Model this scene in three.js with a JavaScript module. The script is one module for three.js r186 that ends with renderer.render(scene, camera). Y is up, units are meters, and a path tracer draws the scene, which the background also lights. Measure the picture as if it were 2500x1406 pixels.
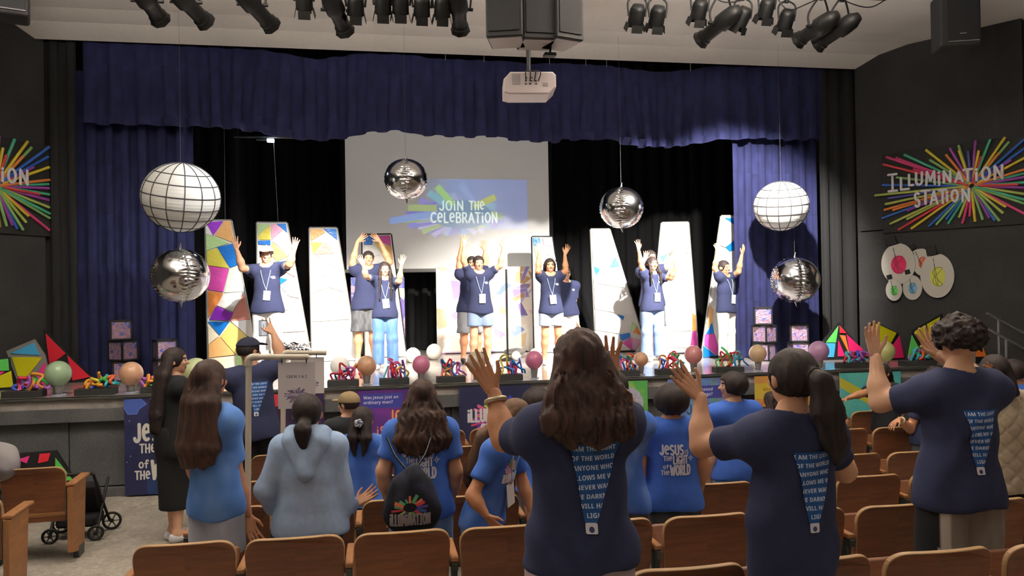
import * as THREE from 'three';
import { RoundedBoxGeometry } from 'three/addons/geometries/RoundedBoxGeometry.js';
import { mergeGeometries, mergeVertices, toCreasedNormals } from 'three/addons/utils/BufferGeometryUtils.js';
import { RectAreaLightUniformsLib } from 'three/addons/lights/RectAreaLightUniformsLib.js';

// ---------------------------------------------------------------- camera, lights, exposure
const V = (x, y, z) => new THREE.Vector3(x, y, z);
const scene = new THREE.Scene();
scene.background = new THREE.Color(0x000000);
const renderer = new THREE.WebGLRenderer({ antialias: true });
renderer.toneMapping = THREE.LinearToneMapping;
renderer.toneMappingExposure = 1.0;
renderer.shadowMap.enabled = true;
RectAreaLightUniformsLib.init();
const camera = new THREE.PerspectiveCamera(40.61, 2500 / 1406, 0.1, 60);
camera.position.set(0, 2.14, 0);
camera.rotation.order = 'YXZ';
camera.rotation.set(0.00997, -0.17219, -0.01637);

// the lit spotlights of the two lighting pipes: [lens position, aim, intensity, cone, colour]
const LIT = [
  [[-.262, 4.90, -8.40], [-.75, 1.8, -12.4], 330, 0.37, 0xfff5e8],
  [[2.808, 4.94, -8.17], [1.3, 1.75, -12.0], 190, 0.36, 0xfff5e8],
  [[4.552, 4.97, -8.17], [5.6, 2.5, -11.7], 200, 0.53, 0xfff8ef, .35],
  [[4.80, 5.00, -8.40], [3.4, 1.95, -12.4], 360, 0.46, 0xfff8ef],
  [[.955, 4.93, -8.38], [1.5, 1.9, -12.3], 50, 0.4, 0xfff5e8],
  [[-.676, 4.94, -8.17], [-1.6, 2.2, -11.0], 30, 0.62, 0xffffff],
];
for (const [p, a, i, cone, c, soft = .6] of LIT) {
  const s = new THREE.SpotLight(c, i, 0, cone, soft, 2);
  s.position.set(...p); s.target.position.set(...a); s.shadow.radius = 3; s.castShadow = true;
  scene.add(s, s.target);
}
// added lamps to fill the hall and ceiling, unseen above the picture
const FILL_LIGHTS = [[-2.2, -5.6, 8, 190], [3.4, -5.6, 5, 175], [-2.2, -1.2, 4, 14], [3.4, -1.2, 3, 14], [0.6, 2.6, 4, 10]];
for (const [x, z, down, up] of FILL_LIGHTS) {
  const r = new THREE.RectAreaLight(0xfff7ef, down, 0.9, 0.9);
  r.position.set(x, 4.85, z); r.lookAt(x, 0, z); r.castShadow = true; scene.add(r);
  const u = new THREE.RectAreaLight(0xfff5ea, up, 0.9, 0.9);
  u.position.set(x, 4.94, z); u.lookAt(x, 9, z); u.castShadow = true; scene.add(u);
}

// ---------------------------------------------------------------- helpers
let seed = 7;
const rnd = () => { seed = (seed * 1664525 + 1013904223) >>> 0; return seed / 4294967296; };
const rr = (a, b) => a + (b - a) * rnd();
const taken = {};
const numbered = (n) => { const k = (taken[n] = (taken[n] ?? -1) + 1); return k ? `${n}_${String(k).padStart(3, '0')}` : n; };
function add(name, geo, mat, parent, label) {
  const m = new THREE.Mesh(geo, mat); m.name = parent ? name : numbered(name);
  if (label) m.userData.label = label;
  (parent ?? scene).add(m); return m;
}
function thing(name, label, category, pos = [0, 0, 0], turn = 0, group) {
  const g = new THREE.Group(); g.name = numbered(name); g.position.set(...pos); g.rotation.y = turn;
  g.userData = { label, category }; if (group) g.userData.group = group;
  scene.add(g); return g;
}
function struct(name, geo, mat, parent) {
  const m = add(name, geo, mat, parent);
  if (!parent) { m.userData.kind = 'structure'; m.name = name; }
  return m;
}
const std = (color, roughness = 0.8, extra = {}) => new THREE.MeshStandardMaterial({ color, roughness, metalness: 0, ...extra });
const phys = (color, roughness, extra = {}) => new THREE.MeshPhysicalMaterial({ color, roughness, metalness: 0, ...extra });
const box = (w, h, d, x = 0, y = 0, z = 0) => new THREE.BoxGeometry(w, h, d).translate(x, y, z);
const rbox = (w, h, d, r = 0.01, x = 0, y = 0, z = 0, s = 2) => new RoundedBoxGeometry(w, h, d, s, Math.min(r, w / 2.01, h / 2.01, d / 2.01)).translate(x, y, z);
const merge = (gs) => mergeGeometries(gs.map((g) => { const q = g.index ? g.toNonIndexed() : g; for (const k of Object.keys(q.attributes)) if (!['position', 'normal', 'uv'].includes(k)) q.deleteAttribute(k); return q; }));
const tube = (pts, r, seg = 24, rad = 6, closed = false) => new THREE.TubeGeometry(new THREE.CatmullRomCurve3(pts.map((p) => V(...p)), closed), seg, r, rad, closed);
function bar(a, b, r0, r1 = r0, n = 12) {           // round bar from a to b
  const A = V(...a), B = V(...b), d = B.clone().sub(A), l = d.length();
  const g = new THREE.CylinderGeometry(r1, r0, l, n).translate(0, l / 2, 0);
  return g.applyQuaternion(new THREE.Quaternion().setFromUnitVectors(V(0, 1, 0), d.normalize())).translate(...a);
}
const lathe = (pts, n = 32) => new THREE.LatheGeometry(pts.map(([r, y]) => new THREE.Vector2(r, y)), n);
function prism(poly, depth, bevel = 0) {             // flat polygon with thickness, front face at z = depth
  const g = new THREE.ExtrudeGeometry(new THREE.Shape(poly.map(([x, y]) => new THREE.Vector2(x, y))), { depth: Math.max(depth - 2 * bevel, 1e-4), bevelEnabled: bevel > 0, bevelSize: bevel, bevelThickness: bevel, bevelSegments: 1, curveSegments: 8 });
  return bevel ? g.translate(0, 0, bevel) : g;
}
// value noise
const hash = (x, y, z) => { let h = Math.imul(x, 374761393) ^ Math.imul(y, 668265263) ^ Math.imul(z, 2147483647 - 97531); h = Math.imul(h ^ (h >>> 13), 1274126177); return ((h ^ (h >>> 16)) >>> 0) / 4294967295; };
function noise(x, y, z = 0) {
  const X = Math.floor(x), Y = Math.floor(y), Z = Math.floor(z); let fx = x - X, fy = y - Y, fz = z - Z;
  fx = fx * fx * (3 - 2 * fx); fy = fy * fy * (3 - 2 * fy); fz = fz * fz * (3 - 2 * fz);
  const l = (a, b, t) => a + (b - a) * t;
  return l(l(l(hash(X, Y, Z), hash(X + 1, Y, Z), fx), l(hash(X, Y + 1, Z), hash(X + 1, Y + 1, Z), fx), fy),
    l(l(hash(X, Y, Z + 1), hash(X + 1, Y, Z + 1), fx), l(hash(X, Y + 1, Z + 1), hash(X + 1, Y + 1, Z + 1), fx), fy), fz) * 2 - 1;
}
function grainTexture(size, fn, srgb = true) {
  const d = new Uint8Array(size * size * 4);
  for (let j = 0; j < size; j++) for (let i = 0; i < size; i++) { const c = fn(i / size, j / size), o = (j * size + i) * 4; d[o] = c[0] * 255; d[o + 1] = c[1] * 255; d[o + 2] = c[2] * 255; d[o + 3] = 255; }
  const t = new THREE.DataTexture(d, size, size); t.wrapS = t.wrapT = THREE.RepeatWrapping; t.magFilter = THREE.LinearFilter; t.minFilter = THREE.LinearMipmapLinearFilter; t.generateMipmaps = true;
  if (srgb) t.colorSpace = THREE.SRGBColorSpace; t.needsUpdate = true; return t;
}
function painted(w, h, draw, rep) {
  const c = document.createElement('canvas'); c.width = w; c.height = h; draw(c.getContext('2d'), w, h);
  const t = new THREE.CanvasTexture(c); t.colorSpace = THREE.SRGBColorSpace; if (rep) t.wrapS = t.wrapT = THREE.RepeatWrapping; return t;
}
// uv of a geometry from its own metres, along the axis its faces look at
function metreUV(g, s = 1) {
  const p = g.attributes.position, n = g.attributes.normal, uv = new Float32Array(p.count * 2);
  for (let i = 0; i < p.count; i++) {
    const a = Math.abs(n.getX(i)), b = Math.abs(n.getY(i)), c = Math.abs(n.getZ(i));
    const [u, v] = b > a && b > c ? [p.getX(i), p.getZ(i)] : a > c ? [p.getZ(i), p.getY(i)] : [p.getX(i), p.getY(i)];
    uv[2 * i] = u * s; uv[2 * i + 1] = v * s;
  }
  g.setAttribute('uv', new THREE.BufferAttribute(uv, 2)); return g;
}
// ---------------------------------------------------------------- hand lettering: strokes in a 0..1 box
const arc = (cx, cy, rx, ry, a0, a1, n = 10) => Array.from({ length: n + 1 }, (_, i) => { const a = (a0 + (a1 - a0) * i / n) * Math.PI / 180; return [cx + rx * Math.cos(a), cy + ry * Math.sin(a)]; });
const GLYPH = {
  A: [.62, [[.02, 0], [.31, 1], [.6, 0]], [[.12, .33], [.5, .33]]], B: [.55, [[.04, 0], [.04, 1], ...arc(.24, .76, .24, .24, 90, -90), [.04, .52]], [[.24, .52], ...arc(.26, .26, .27, .26, 90, -90), [.04, 0]]],
  C: [.58, arc(.34, .5, .32, .5, 48, 312, 16)], D: [.6, [[.05, 0], [.05, 1], ...arc(.2, .5, .38, .5, 90, -90, 14), [.05, 0]]], E: [.48, [[.46, 1], [.05, 1], [.05, 0], [.46, 0]], [[.05, .52], [.38, .52]]],
  e: [.58, [[.06, .5], [.52, .58], ...arc(.3, .52, .25, .44, 8, 300, 16)]], F: [.46, [[.46, 1], [.05, 1], [.05, 0]], [[.05, .52], [.38, .52]]], f: [.42, [...arc(.3, .82, .14, .17, 20, 180, 8), [.16, 0]], [[.0, .56], [.36, .56]]],
  G: [.62, [...arc(.34, .5, .32, .5, 48, 300, 16), [.58, .12], [.58, .42], [.36, .42]]], g: [.54, [...arc(.28, .62, .24, .3, 0, 360, 16), [.52, .62], [.5, 0], ...arc(.28, -.02, .22, .2, 0, -150, 8)]], H: [.58, [[.05, 0], [.05, 1]], [[.53, 0], [.53, 1]], [[.05, .5], [.53, .5]]],
  I: [.5, [[.25, 0], [.25, 1]], [[.04, 1], [.46, 1]], [[.04, 0], [.46, 0]]], i: [.2, [[.1, 0], [.1, .66]], [[.1, .92], [.1, .94]]], J: [.5, [[.42, 1], [.42, .25], ...arc(.23, .25, .19, .25, 0, -165, 9)]],
  K: [.56, [[.05, 0], [.05, 1]], [[.5, 1], [.07, .45], [.54, 0]]], L: [.46, [[.05, 1], [.05, 0], [.44, 0]]], M: [.74, [[.04, 0], [.1, 1], [.37, .3], [.64, 1], [.7, 0]]], N: [.62, [[.05, 0], [.05, 1], [.56, 0], [.56, 1]]],
  O: [.64, arc(.32, .5, .29, .5, 0, 360, 22)], o: [.56, arc(.28, .36, .24, .36, 0, 360, 18)], P: [.52, [[.05, 0], [.05, 1], ...arc(.22, .74, .26, .26, 90, -90), [.05, .48]]], R: [.56, [[.05, 0], [.05, 1], ...arc(.22, .74, .26, .26, 90, -90), [.05, .48]], [[.22, .48], [.54, 0]]],
  S: [.54, [...arc(.27, .75, .21, .25, 40, 270, 11), ...arc(.27, .25, .23, .25, 90, -140, 11)]], T: [.56, [[.28, 0], [.28, 1]], [[.0, 1], [.56, 1]]], U: [.58, [[.05, 1], [.05, .28], ...arc(.29, .28, .24, .28, 180, 360, 10), [.53, 1]]],
  V: [.58, [[.02, 1], [.29, 0], [.56, 1]]], W: [.84, [[.02, 1], [.2, 0], [.42, .75], [.62, 0], [.82, 1]]], Y: [.56, [[.02, 1], [.28, .48], [.54, 1]], [[.28, .48], [.28, 0]]],
  d: [.52, arc(.26, .3, .22, .3, 0, 360, 16), [[.48, 1], [.48, 0]]], v: [.5, [[.02, .66], [.25, 0], [.48, .66]]], '?': [.46, [...arc(.22, .76, .2, .24, 170, -60, 10), [.22, .3]], [[.22, .04], [.22, .05]]], ' ': [.34], '&': [.6, [[.58, 0], [.14, .7], ...arc(.26, .82, .15, .17, 200, -40, 8), [.08, .3], ...arc(.26, .2, .2, .2, 170, 350, 8)]],
};
const textWidth = (s, gap = .14) => [...s].reduce((w, c) => w + (GLYPH[c]?.[0] ?? .4) + gap, -gap);
function strokes(s, gap = .14) {                     // [[ [x, y] ... ]] of a word, 1 high
  const out = []; let x = 0;
  for (const c of s) { const g = GLYPH[c] ?? GLYPH[' ']; for (const l of g.slice(1)) out.push(l.map(([a, b]) => [a + x, b])); x += g[0] + gap; }
  return out;
}
function letter(g, s, x, y, h, w, color, weight = .16, tilt = 0, gap = .2) {   // writes s with its left foot at x, y, h high and w wide
  const k = w / textWidth(s, gap); g.save(); g.translate(x, y); g.rotate(tilt); g.strokeStyle = color; g.lineWidth = h * weight; g.lineCap = g.lineJoin = 'round';
  for (const l of strokes(s, gap)) { g.beginPath(); l.forEach(([a, b], i) => (i ? g.lineTo(a * k, -b * h) : g.moveTo(a * k, -b * h))); g.stroke(); }
  g.restore();
}
function burst(g, cx, cy, rx, ry, n, colors, sd, w = 16, inner = .15) {
  const keep = seed; seed = sd;
  for (let i = 0; i < n; i++) { const a = i / n * 6.283 + rr(-.06, .06), k = rr(.62, 1), c = Math.cos(a), s = Math.sin(a); g.strokeStyle = colors[Math.floor(rnd() * colors.length)]; g.lineWidth = w * rr(.6, 1.3); g.lineCap = 'butt'; g.beginPath(); g.moveTo(cx + c * rx * inner, cy + s * ry * inner); g.lineTo(cx + c * rx * k, cy + s * ry * k); g.stroke(); }
  seed = keep;
}

// ---------------------------------------------------------------- measured places, in metres
const SHARDS = [
  [[-2.108,1.106,-12.1],[[-.374,2.22],[-.012,2.22],[.357,0],[-.359,0]],[['purple',[-.358,2.194],[-.119,2.211],[-.262,2]],['white',[-.368,2.133],[-.27,1.995],[-.365,2.021]],['peach',[-.103,2.211],[-.017,2.211],[.03,1.89],[-.242,1.999]],['mint',[-.363,2.011],[-.249,1.983],[-.041,1.882],[-.359,1.78]],['yellow',[-.356,1.766],[-.205,1.807],[-.05,1.513],[-.352,1.563]],['blue',[-.208,1.821],[.02,1.875],[.089,1.566],[-.03,1.522]],['magenta',[-.352,1.549],[-.051,1.496],[-.134,1.163],[-.348,1.201]],['mintwhite',[-.039,1.501],[.092,1.55],[.161,1.166],[-.121,1.153]],['orange',[-.347,1.18],[-.137,1.139],[-.222,.965],[-.3,.849],[-.345,.788]],['white',[-.127,1.137],[.157,1.155],[.001,.867],[-.215,.963]],['salmon',[.164,1.141],[.245,.748],[-.024,.729],[.011,.856]],['purple',[-.232,.946],[.004,.843],[-.05,.737],[-.329,.76]],['blue',[-.346,.726],[-.053,.713],[-.189,.526]],['gold',[-.026,.702],[.252,.452],[.043,.228],[-.178,.501]],['white',[-.02,.722],[.249,.739],[.295,.42]],['cream',[-.348,.671],[-.201,.509],[-.346,.392]],['peach',[-.342,.382],[-.194,.498],[.023,.23],[-.344,.196]],['mint',[.055,.215],[.258,.438],[.304,.402],[.343,.019],[.036,.029]],['cream',[-.344,.182],[.026,.209],[.014,.03],[-.346,.041]]]],
  [[-1.427,1.106,-12.7],[[-.41,2.246],[.042,2.242],[.398,0],[-.408,0]],[['mint',[-.397,2.224],[-.221,2.215],[-.392,2.059]],['yellow',[-.382,1.98],[-.385,2.046],[-.212,2.2],[-.21,1.98]],['pink',[-.193,2.211],[-.122,2.224],[-.024,2.132],[-.189,1.976]],['blue',[-.104,2.227],[.031,2.227],[.05,2.089]],['white',[-.182,1.958],[.004,2.108],[.088,1.728]],['blue',[-.39,1.959],[-.21,1.965],[-.211,1.894],[-.387,1.904]],['gold',[-.186,1.936],[.06,1.717],[-.122,1.634],[-.179,1.738]],['pink',[-.207,1.624],[-.112,1.623],[-.06,1.498],[-.203,1.499]],['blue',[-.105,1.632],[.037,1.64],[-.049,1.584]],['salmon',[.061,1.644],[.137,1.606],[.155,1.393],[.003,1.479]],['blue',[-.069,1.377],[.042,1.35],[-.07,1.27]],['cream',[-.349,1.867],[-.2,1.738],[-.221,1.518],[-.379,1.529]],['white',[-.057,1.241],[.167,1.348],[.217,1.053],[.066,1.092]],['white',[-.379,1.501],[-.089,1.48],[-.092,1.241],[-.378,1.209]],['white',[-.375,1.172],[.031,1.129],[.045,.872],[-.37,.88]],['white',[-.37,.852],[.258,.831],[.308,.535],[-.366,.515]],['white',[-.362,.487],[.317,.507],[.39,.01],[-.358,.01]]]],
  [[-.692,1.106,-13.2],[[-.385,2.207],[.054,2.206],[.36,0],[-.371,0]],[['peach',[-.367,2.188],[-.176,2.187],[-.143,2.13],[-.362,1.995]],['blue',[-.161,2.191],[.044,2.191],[.063,2.005]],['yellow',[-.362,1.969],[-.175,1.962],[-.328,1.77]],['salmon',[-.32,1.764],[-.125,1.956],[-.001,1.787]],['pink',[-.363,1.757],[-.309,1.757],[-.363,1.63]],['white',[-.122,2.122],[.055,1.99],[.098,1.738],[-.096,1.952]],['white',[-.36,1.607],[-.092,1.595],[-.104,1.431],[-.359,1.357]],['white',[-.287,1.757],[.108,1.719],[.133,1.506],[-.073,1.595]],['white',[-.356,1.338],[-.254,1.423],[-.106,1.229],[-.359,1.127]],['white',[-.074,1.566],[.138,1.477],[.185,1.138],[-.088,1.229]],['white',[-.355,1.108],[-.128,.988],[-.039,.678],[-.359,.666]],['white',[-.239,1.135],[.19,1.109],[.245,.692],[-.01,.688]],['white',[-.36,.637],[.254,.653],[.358,.01],[-.369,.01]]]],
  [[.135,1.106,-13.7],[[-.369,2.131],[.125,2.14],[.358,0],[-.362,0]],[['blue',[-.344,2.107],[-.169,2.107],[-.204,1.962],[-.338,1.963]],['magenta',[-.081,2.106],[.104,2.114],[.123,1.944],[-.02,1.996]],['peach',[.022,1.966],[.126,1.916],[.154,1.649],[.041,1.799]],['pink',[-.154,2.098],[-.098,2.098],[-.032,1.987],[-.17,2.013]],['white',[-.334,1.94],[-.198,1.95],[-.043,1.8],[-.333,1.696]],['gold',[-.166,1.992],[-.009,1.97],[.03,1.778],[-.022,1.8]],['white',[-.333,1.675],[.143,1.628],[.2,1.158],[-.337,1.167]],['white',[-.335,1.135],[.203,1.126],[.266,.624],[-.342,.638]],['white',[-.34,.606],[.269,.592],[.341,.01],[-.349,.014]]]],
  [[3.095,1.106,-13.7],[[-.329,2.085],[.038,2.084],[.305,0],[-.322,0]],[['blue',[-.314,2.067],[-.197,2.067],[-.154,1.926],[-.307,1.931]],['pink',[-.139,2.062],[.024,2.071],[.048,1.907],[-.114,1.939]],['mint',[-.303,1.909],[-.141,1.901],[-.257,1.697]],['mintwhite',[.05,1.878],[.092,1.668],[-.053,1.779]],['white',[-.119,1.912],[.039,1.889],[-.064,1.78],[-.224,1.693]],['white',[-.303,1.671],[.102,1.624],[.162,1.114],[-.303,1.121]],['white',[-.303,1.088],[.166,1.081],[.231,.538],[-.308,.55]],['white',[-.306,.517],[.235,.505],[.304,.01],[-.31,.01]]]],
  [[4.277,1.106,-13.3],[[-.531,2.185],[-.187,2.185],[.468,0],[-.469,0]],[['teal',[-.09,1.697],[-.028,1.527],[-.213,1.505]],['blue',[-.491,1.536],[-.38,1.48],[-.445,1.366]],['blue',[-.075,.671],[.049,.638],[.025,.573]],['blue',[-.037,.313],[.145,.339],[.155,.269],[-.012,.187]],['magenta',[.01,.164],[.162,.256],[.198,.02]],['mint',[.205,.53],[.279,.458],[.173,.356]],['orange',[.288,.441],[.361,.29],[.213,.346]],['pink',[.184,.247],[.375,.194],[.23,.023]],['white',[-.509,2.163],[-.206,2.163],[-.123,1.749],[-.508,1.579]],['white',[-.358,1.469],[-.015,1.487],[.092,1.138],[-.425,1.232]],['white',[-.504,1.319],[-.448,1.189],[.114,1.094],[.208,.656],[-.097,.706],[-.487,.778]],['white',[-.483,.746],[-.109,.663],[.013,.551],[-.059,.336],[-.485,.411]],['white',[-.478,.378],[-.071,.303],[-.019,.03],[-.46,.043]]]],
  [[4.938,1.106,-12.5],[[-.173,2.222],[.301,2.232],[.434,0],[-.442,0]],[['orange',[.336,.668],[.389,.657],[.401,.391],[.33,.388]],['magenta',[.326,.376],[.403,.374],[.42,.137],[.299,.14]],['teal',[-.216,1.66],[-.085,1.7],[-.175,1.556]],['white',[-.158,2.201],[.285,2.211],[.304,1.718],[-.063,1.71],[-.204,1.722]],['white',[-.154,1.546],[.319,1.687],[.338,1.198],[-.279,1.206]],['white',[-.286,1.176],[.341,1.167],[.372,.688],[.321,.679],[.304,.393],[-.366,.409]],['white',[-.37,.384],[.295,.368],[.281,.109],[-.414,.128]]]],
  [[5.432,1.106,-11.65],[[.012,2.25],[.361,2.251],[.37,0],[-.369,0]],[['blue',[.057,2.219],[.339,2.215],[.336,2.043]],['blue',[.07,1.746],[.206,1.851],[.331,1.803],[.33,1.752],[.123,1.687]],['blue',[.181,1.017],[.344,1.027],[.349,.872],[.192,.978]],['blue',[-.19,.551],[-.169,.389],[-.297,.378]],['magenta',[-.31,.365],[-.157,.373],[-.099,.169],[-.11,.029],[-.325,.21]],['blue',[-.342,.191],[-.116,.01],[-.354,.011]],['peach',[-.23,.833],[-.174,.754],[-.19,.564],[-.279,.461]],['gold',[.265,.664],[.354,.685],[.354,.47],[.27,.501]],['salmon',[.27,.482],[.357,.446],[.356,.298],[.279,.3]],['mint',[.278,.284],[.356,.282],[.357,.117],[.275,.12]],['orange',[.275,.1],[.358,.098],[.358,.01],[.272,.01]],['pink',[.198,.958],[.351,.858],[.354,.705],[.224,.668]],['white',[.022,2.227],[.335,2.029],[.331,1.823],[.206,1.863],[.058,1.756],[-.035,1.786]],['white',[-.041,1.766],[.062,1.73],[.119,1.671],[.334,1.735],[.341,1.058],[.106,1.022],[-.146,1.085]],['white',[-.151,1.065],[.147,1.002],[.203,.688],[-.149,.754],[-.219,.852]],['white',[-.129,.715],[.203,.659],[.258,.316],[-.078,.188],[-.16,.404]],['white',[-.089,.159],[.258,.286],[.26,.01],[-.098,.01]]]]];
const SCREEN = [[-.531,5.199,-14.5],[3.279,5.275,-14.5],[3.25,2.651,-14.5],[-.536,2.69,-14.5]];
const BULBS = [
  [-3.539,1.349,-9.5,.138,'mint'],
  [-2.773,1.323,-9.5,.131,'peach'],
  [-2.073,1.324,-9.5,.152,'lime'],
  [-.132,1.329,-9.5,.118,'peach'],
  [.517,1.323,-9.5,.109,'pink'],
  [1.193,1.342,-9.5,.121,'beige'],
  [1.916,1.336,-9.5,.112,'pink'],
  [3.306,1.304,-9.5,.089,'peach'],
  [4.013,1.341,-9.5,.116,'pink2'],
  [4.904,1.331,-9.5,.113,'cream'],
  [5.775,1.338,-9.5,.131,'lilac'],
  [6.745,1.305,-9.5,.133,'yellow']];
const TRAYS = [[-3.865,.409],[-3.122,.415],[-2.475,.327],[-.405,.364],[.191,.354],[.87,.348],[1.576,.343],[3.07,.341],[3.669,.366],[4.455,.381],[6.224,.426],[7.186,.471]];
const VALANCE_BOTTOM = [
  [-3.809,4.535],
  [-3.325,4.529],
  [-2.544,4.518],
  [-1.96,4.508],
  [-1.528,4.443],
  [-1.2,4.393],
  [-.814,4.354],
  [-.421,4.396],
  [-.108,4.489],
  [.38,4.51],
  [.669,4.457],
  [1.257,4.439],
  [1.676,4.459],
  [2.037,4.412],
  [2.651,4.398],
  [2.726,4.436],
  [3.403,4.449],
  [3.656,4.38],
  [3.911,4.353],
  [4.299,4.353],
  [4.824,4.4],
  [5.157,4.481],
  [5.831,4.506],
  [6.378,4.49],
  [6.921,4.526]];
const VALANCE_TOP = [
  [-3.798,5.625],
  [-1.513,5.597],
  [-1.185,5.552],
  [-.798,5.492],
  [-.461,5.544],
  [-.178,5.601],
  [.512,5.603],
  [.861,5.563],
  [1.996,5.562],
  [2.239,5.535],
  [2.671,5.562],
  [3.423,5.552],
  [3.869,5.505],
  [4.256,5.481],
  [4.781,5.536],
  [5.113,5.604],
  [6.946,5.635]];
const STRAWS = [
  [-1.151,.573,'pink'],
  [-.891,.572,'teal'],
  [-1.008,.536,'pink'],
  [-1.196,.464,'red'],
  [-.772,.338,'pink'],
  [-.59,.598,'yellow'],
  [-.538,.445,'green'],
  [-.319,.491,'orange'],
  [-.271,.577,'purple'],
  [-.157,.601,'green'],
  [-.148,.525,'yellow'],
  [-.032,.5,'navy'],
  [.059,.635,'purple'],
  [.1,.489,'yellow'],
  [.246,.622,'teal'],
  [.134,.402,'red'],
  [.423,.627,'yellow'],
  [.47,.555,'green'],
  [.349,.42,'orange'],
  [.768,.658,'blue'],
  [.765,.517,'blue'],
  [.493,.304,'purple'],
  [.762,.361,'yellow'],
  [.785,.185,'orange'],
  [.784,.123,'teal'],
  [.783,.06,'purple'],
  [.728,-.028,'teal'],
  [.568,-.041,'red'],
  [.726,-.106,'purple'],
  [.777,-.221,'lime'],
  [.774,-.378,'green'],
  [.88,-.356,'teal'],
  [.771,-.55,'pink'],
  [.418,-.337,'yellow'],
  [.381,-.422,'lime'],
  [.337,-.523,'green'],
  [.274,-.51,'blue'],
  [.211,-.472,'purple'],
  [.131,-.49,'green'],
  [.036,-.507,'yellow'],
  [-.036,-.427,'pink'],
  [-.127,-.519,'pink'],
  [-.17,-.432,'lime'],
  [-.206,-.354,'teal'],
  [-.316,-.512,'teal'],
  [-.338,-.443,'blue'],
  [-.471,-.509,'green'],
  [-.565,-.527,'blue'],
  [-.506,-.327,'pink'],
  [-.815,-.543,'yellow'],
  [-.996,-.548,'red'],
  [-1.112,-.451,'lime'],
  [-.877,-.399,'lime'],
  [-1.229,-.352,'blue'],
  [-.866,-.269,'purple'],
  [-1.193,-.231,'orange'],
  [-1.074,-.242,'orange'],
  [-1.182,-.143,'lime'],
  [-1.13,-.059,'navy'],
  [-1.326,.005,'lime'],
  [-1.219,.155,'blue'],
  [-1.014,.246,'green']];
const SIGN_LETTERS = [
  ['I',-1.136,.03,-.971,.302],
  ['L',-.959,.037,-.807,.23],
  ['L',-.838,.089,-.75,.266],
  ['U',-.74,.083,-.621,.281],
  ['M',-.601,.067,-.447,.279],
  ['i',-.428,.053,-.393,.264],
  ['N',-.366,.074,-.239,.261],
  ['A',-.213,.065,-.09,.226],
  ['T',-.1,.061,.029,.248],
  ['i',.055,.059,.088,.244],
  ['O',.127,.051,.253,.247],
  ['N',.278,.049,.409,.251],
  ['S',-.76,-.236,-.666,-.012],
  ['T',-.662,-.21,-.531,.008],
  ['A',-.543,-.221,-.422,-.012],
  ['T',-.426,-.216,-.306,-.008],
  ['i',-.325,-.195,-.291,-.035],
  ['O',-.264,-.206,-.154,-.025],
  ['N',-.128,-.219,-.006,-.025]];
const SIGN_RIGHT = [1.668,3.581];
const SIGN_LEFT = [-.746,3.601];
const PAPER_BULBS = [
  [.654,2.526,.243,.309,.561,2.872,'pink'],
  [.983,2.537,.129,.2,.862,2.761,'orange'],
  [1.19,2.331,.227,.322,1.12,2.693,'yellow'],
  [.593,2.131,.117,.161,.532,2.332,'green'],
  [.844,2.164,.136,.183,.786,2.398,'blue']];
const GEMS = [
  [[-4.554,1.106,-10.25],'black',[[-.217,.344],[.193,.395],[.244,0],[-.22,0]],[['green',[-.039,.353],[.184,.376],[.192,.238],[-.04,.24]],['pink',[-.041,.226],[.147,.225],[.057,.154],[-.041,.157]],['yellow',[.003,.136],[.214,.227],[.235,.04],[-.042,.03]]]],
  [[-4.195,1.106,-10.45],'silver',[[-.282,.459],[.036,.596],[.155,.391],[.226,0],[-.135,0]],[['blue',[-.227,.432],[.027,.546],[.095,.398]],['yellow',[-.214,.381],[.122,.366],[-.07,.111],[-.139,.113]],['pink',[.154,.305],[.207,.031],[-.015,.039]]]],
  [[-3.92,1.106,-10.95],'black',[[-.329,.704],[-.058,.384],[.323,0],[.322,0],[-.258,0]],[['red',[-.3,.64],[-.068,.379],[-.256,.231]],['red',[-.044,.352],[.224,.067],[.017,.03]],['teal',[-.094,.263],[-.06,.183],[-.139,.201]]]],
  [[6.871,1.106,-10.6],'black',[[-.087,.565],[.41,0],[.417,0],[-.355,0],[-.384,.252]],[['green',[-.106,.502],[-.151,.261],[-.307,.266]],['blue',[-.158,.246],[-.19,.047],[-.321,.051],[-.333,.251]],['magenta',[-.109,.292],[-.005,.051],[-.121,.055]],['red',[-.083,.51],[.024,.395],[-.079,.403]],['orange',[-.083,.366],[.002,.356],[.065,.084]],['magenta',[.03,.374],[.294,.14],[.081,.06]],['red',[.316,.116],[.384,.048],[.271,.046]]]],
  [[7.307,1.106,-10.3],'black',[[-.205,.551],[-.128,.56],[.231,.398],[.336,0],[-.234,0]],[['yellow',[-.129,.539],[.196,.396],[.08,.222],[-.135,.282]],['magenta',[.247,.352],[.311,.03],[.046,.03],[.109,.183]],['salmon',[-.202,.498],[-.151,.527],[-.157,.267],[-.098,.036],[-.216,.039]]]],
  [[7.579,1.106,-9.75],'black',[[-.224,.465],[.257,.685],[.295,0],[-.328,0]],[['yellow',[-.19,.445],[-.023,.525],[.036,.242],[-.021,.126]],['yellow',[.006,.539],[.206,.635],[.13,.357],[.055,.256]],['green',[-.237,.392],[-.061,.09],[-.308,.076]]]],
  [[8.115,1.106,-9.45],'black',[[.067,.331],[.166,0],[-.233,0]],[['orange',[.073,.244],[.134,.091],[-.102,.098]]]],
  [[-3.463,0,-8.95],'black',[[-.322,.569],[.101,.582],[.294,.243],[.293,0],[-.365,0]],[['pink',[-.276,.507],[-.157,.54],[-.182,.468]],['red',[-.054,.556],[.045,.559],[.02,.479],[-.071,.462]],['green',[.096,.505],[.094,.276],[.262,.262]]]]];
const POSTERS = [[-2.748,-1.983],[-1.371,-.614],[-.239,.534],[.935,1.804],[2.454,3.261],[3.523,4.336],[4.674,5.509],[5.849,6.719]];
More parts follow.
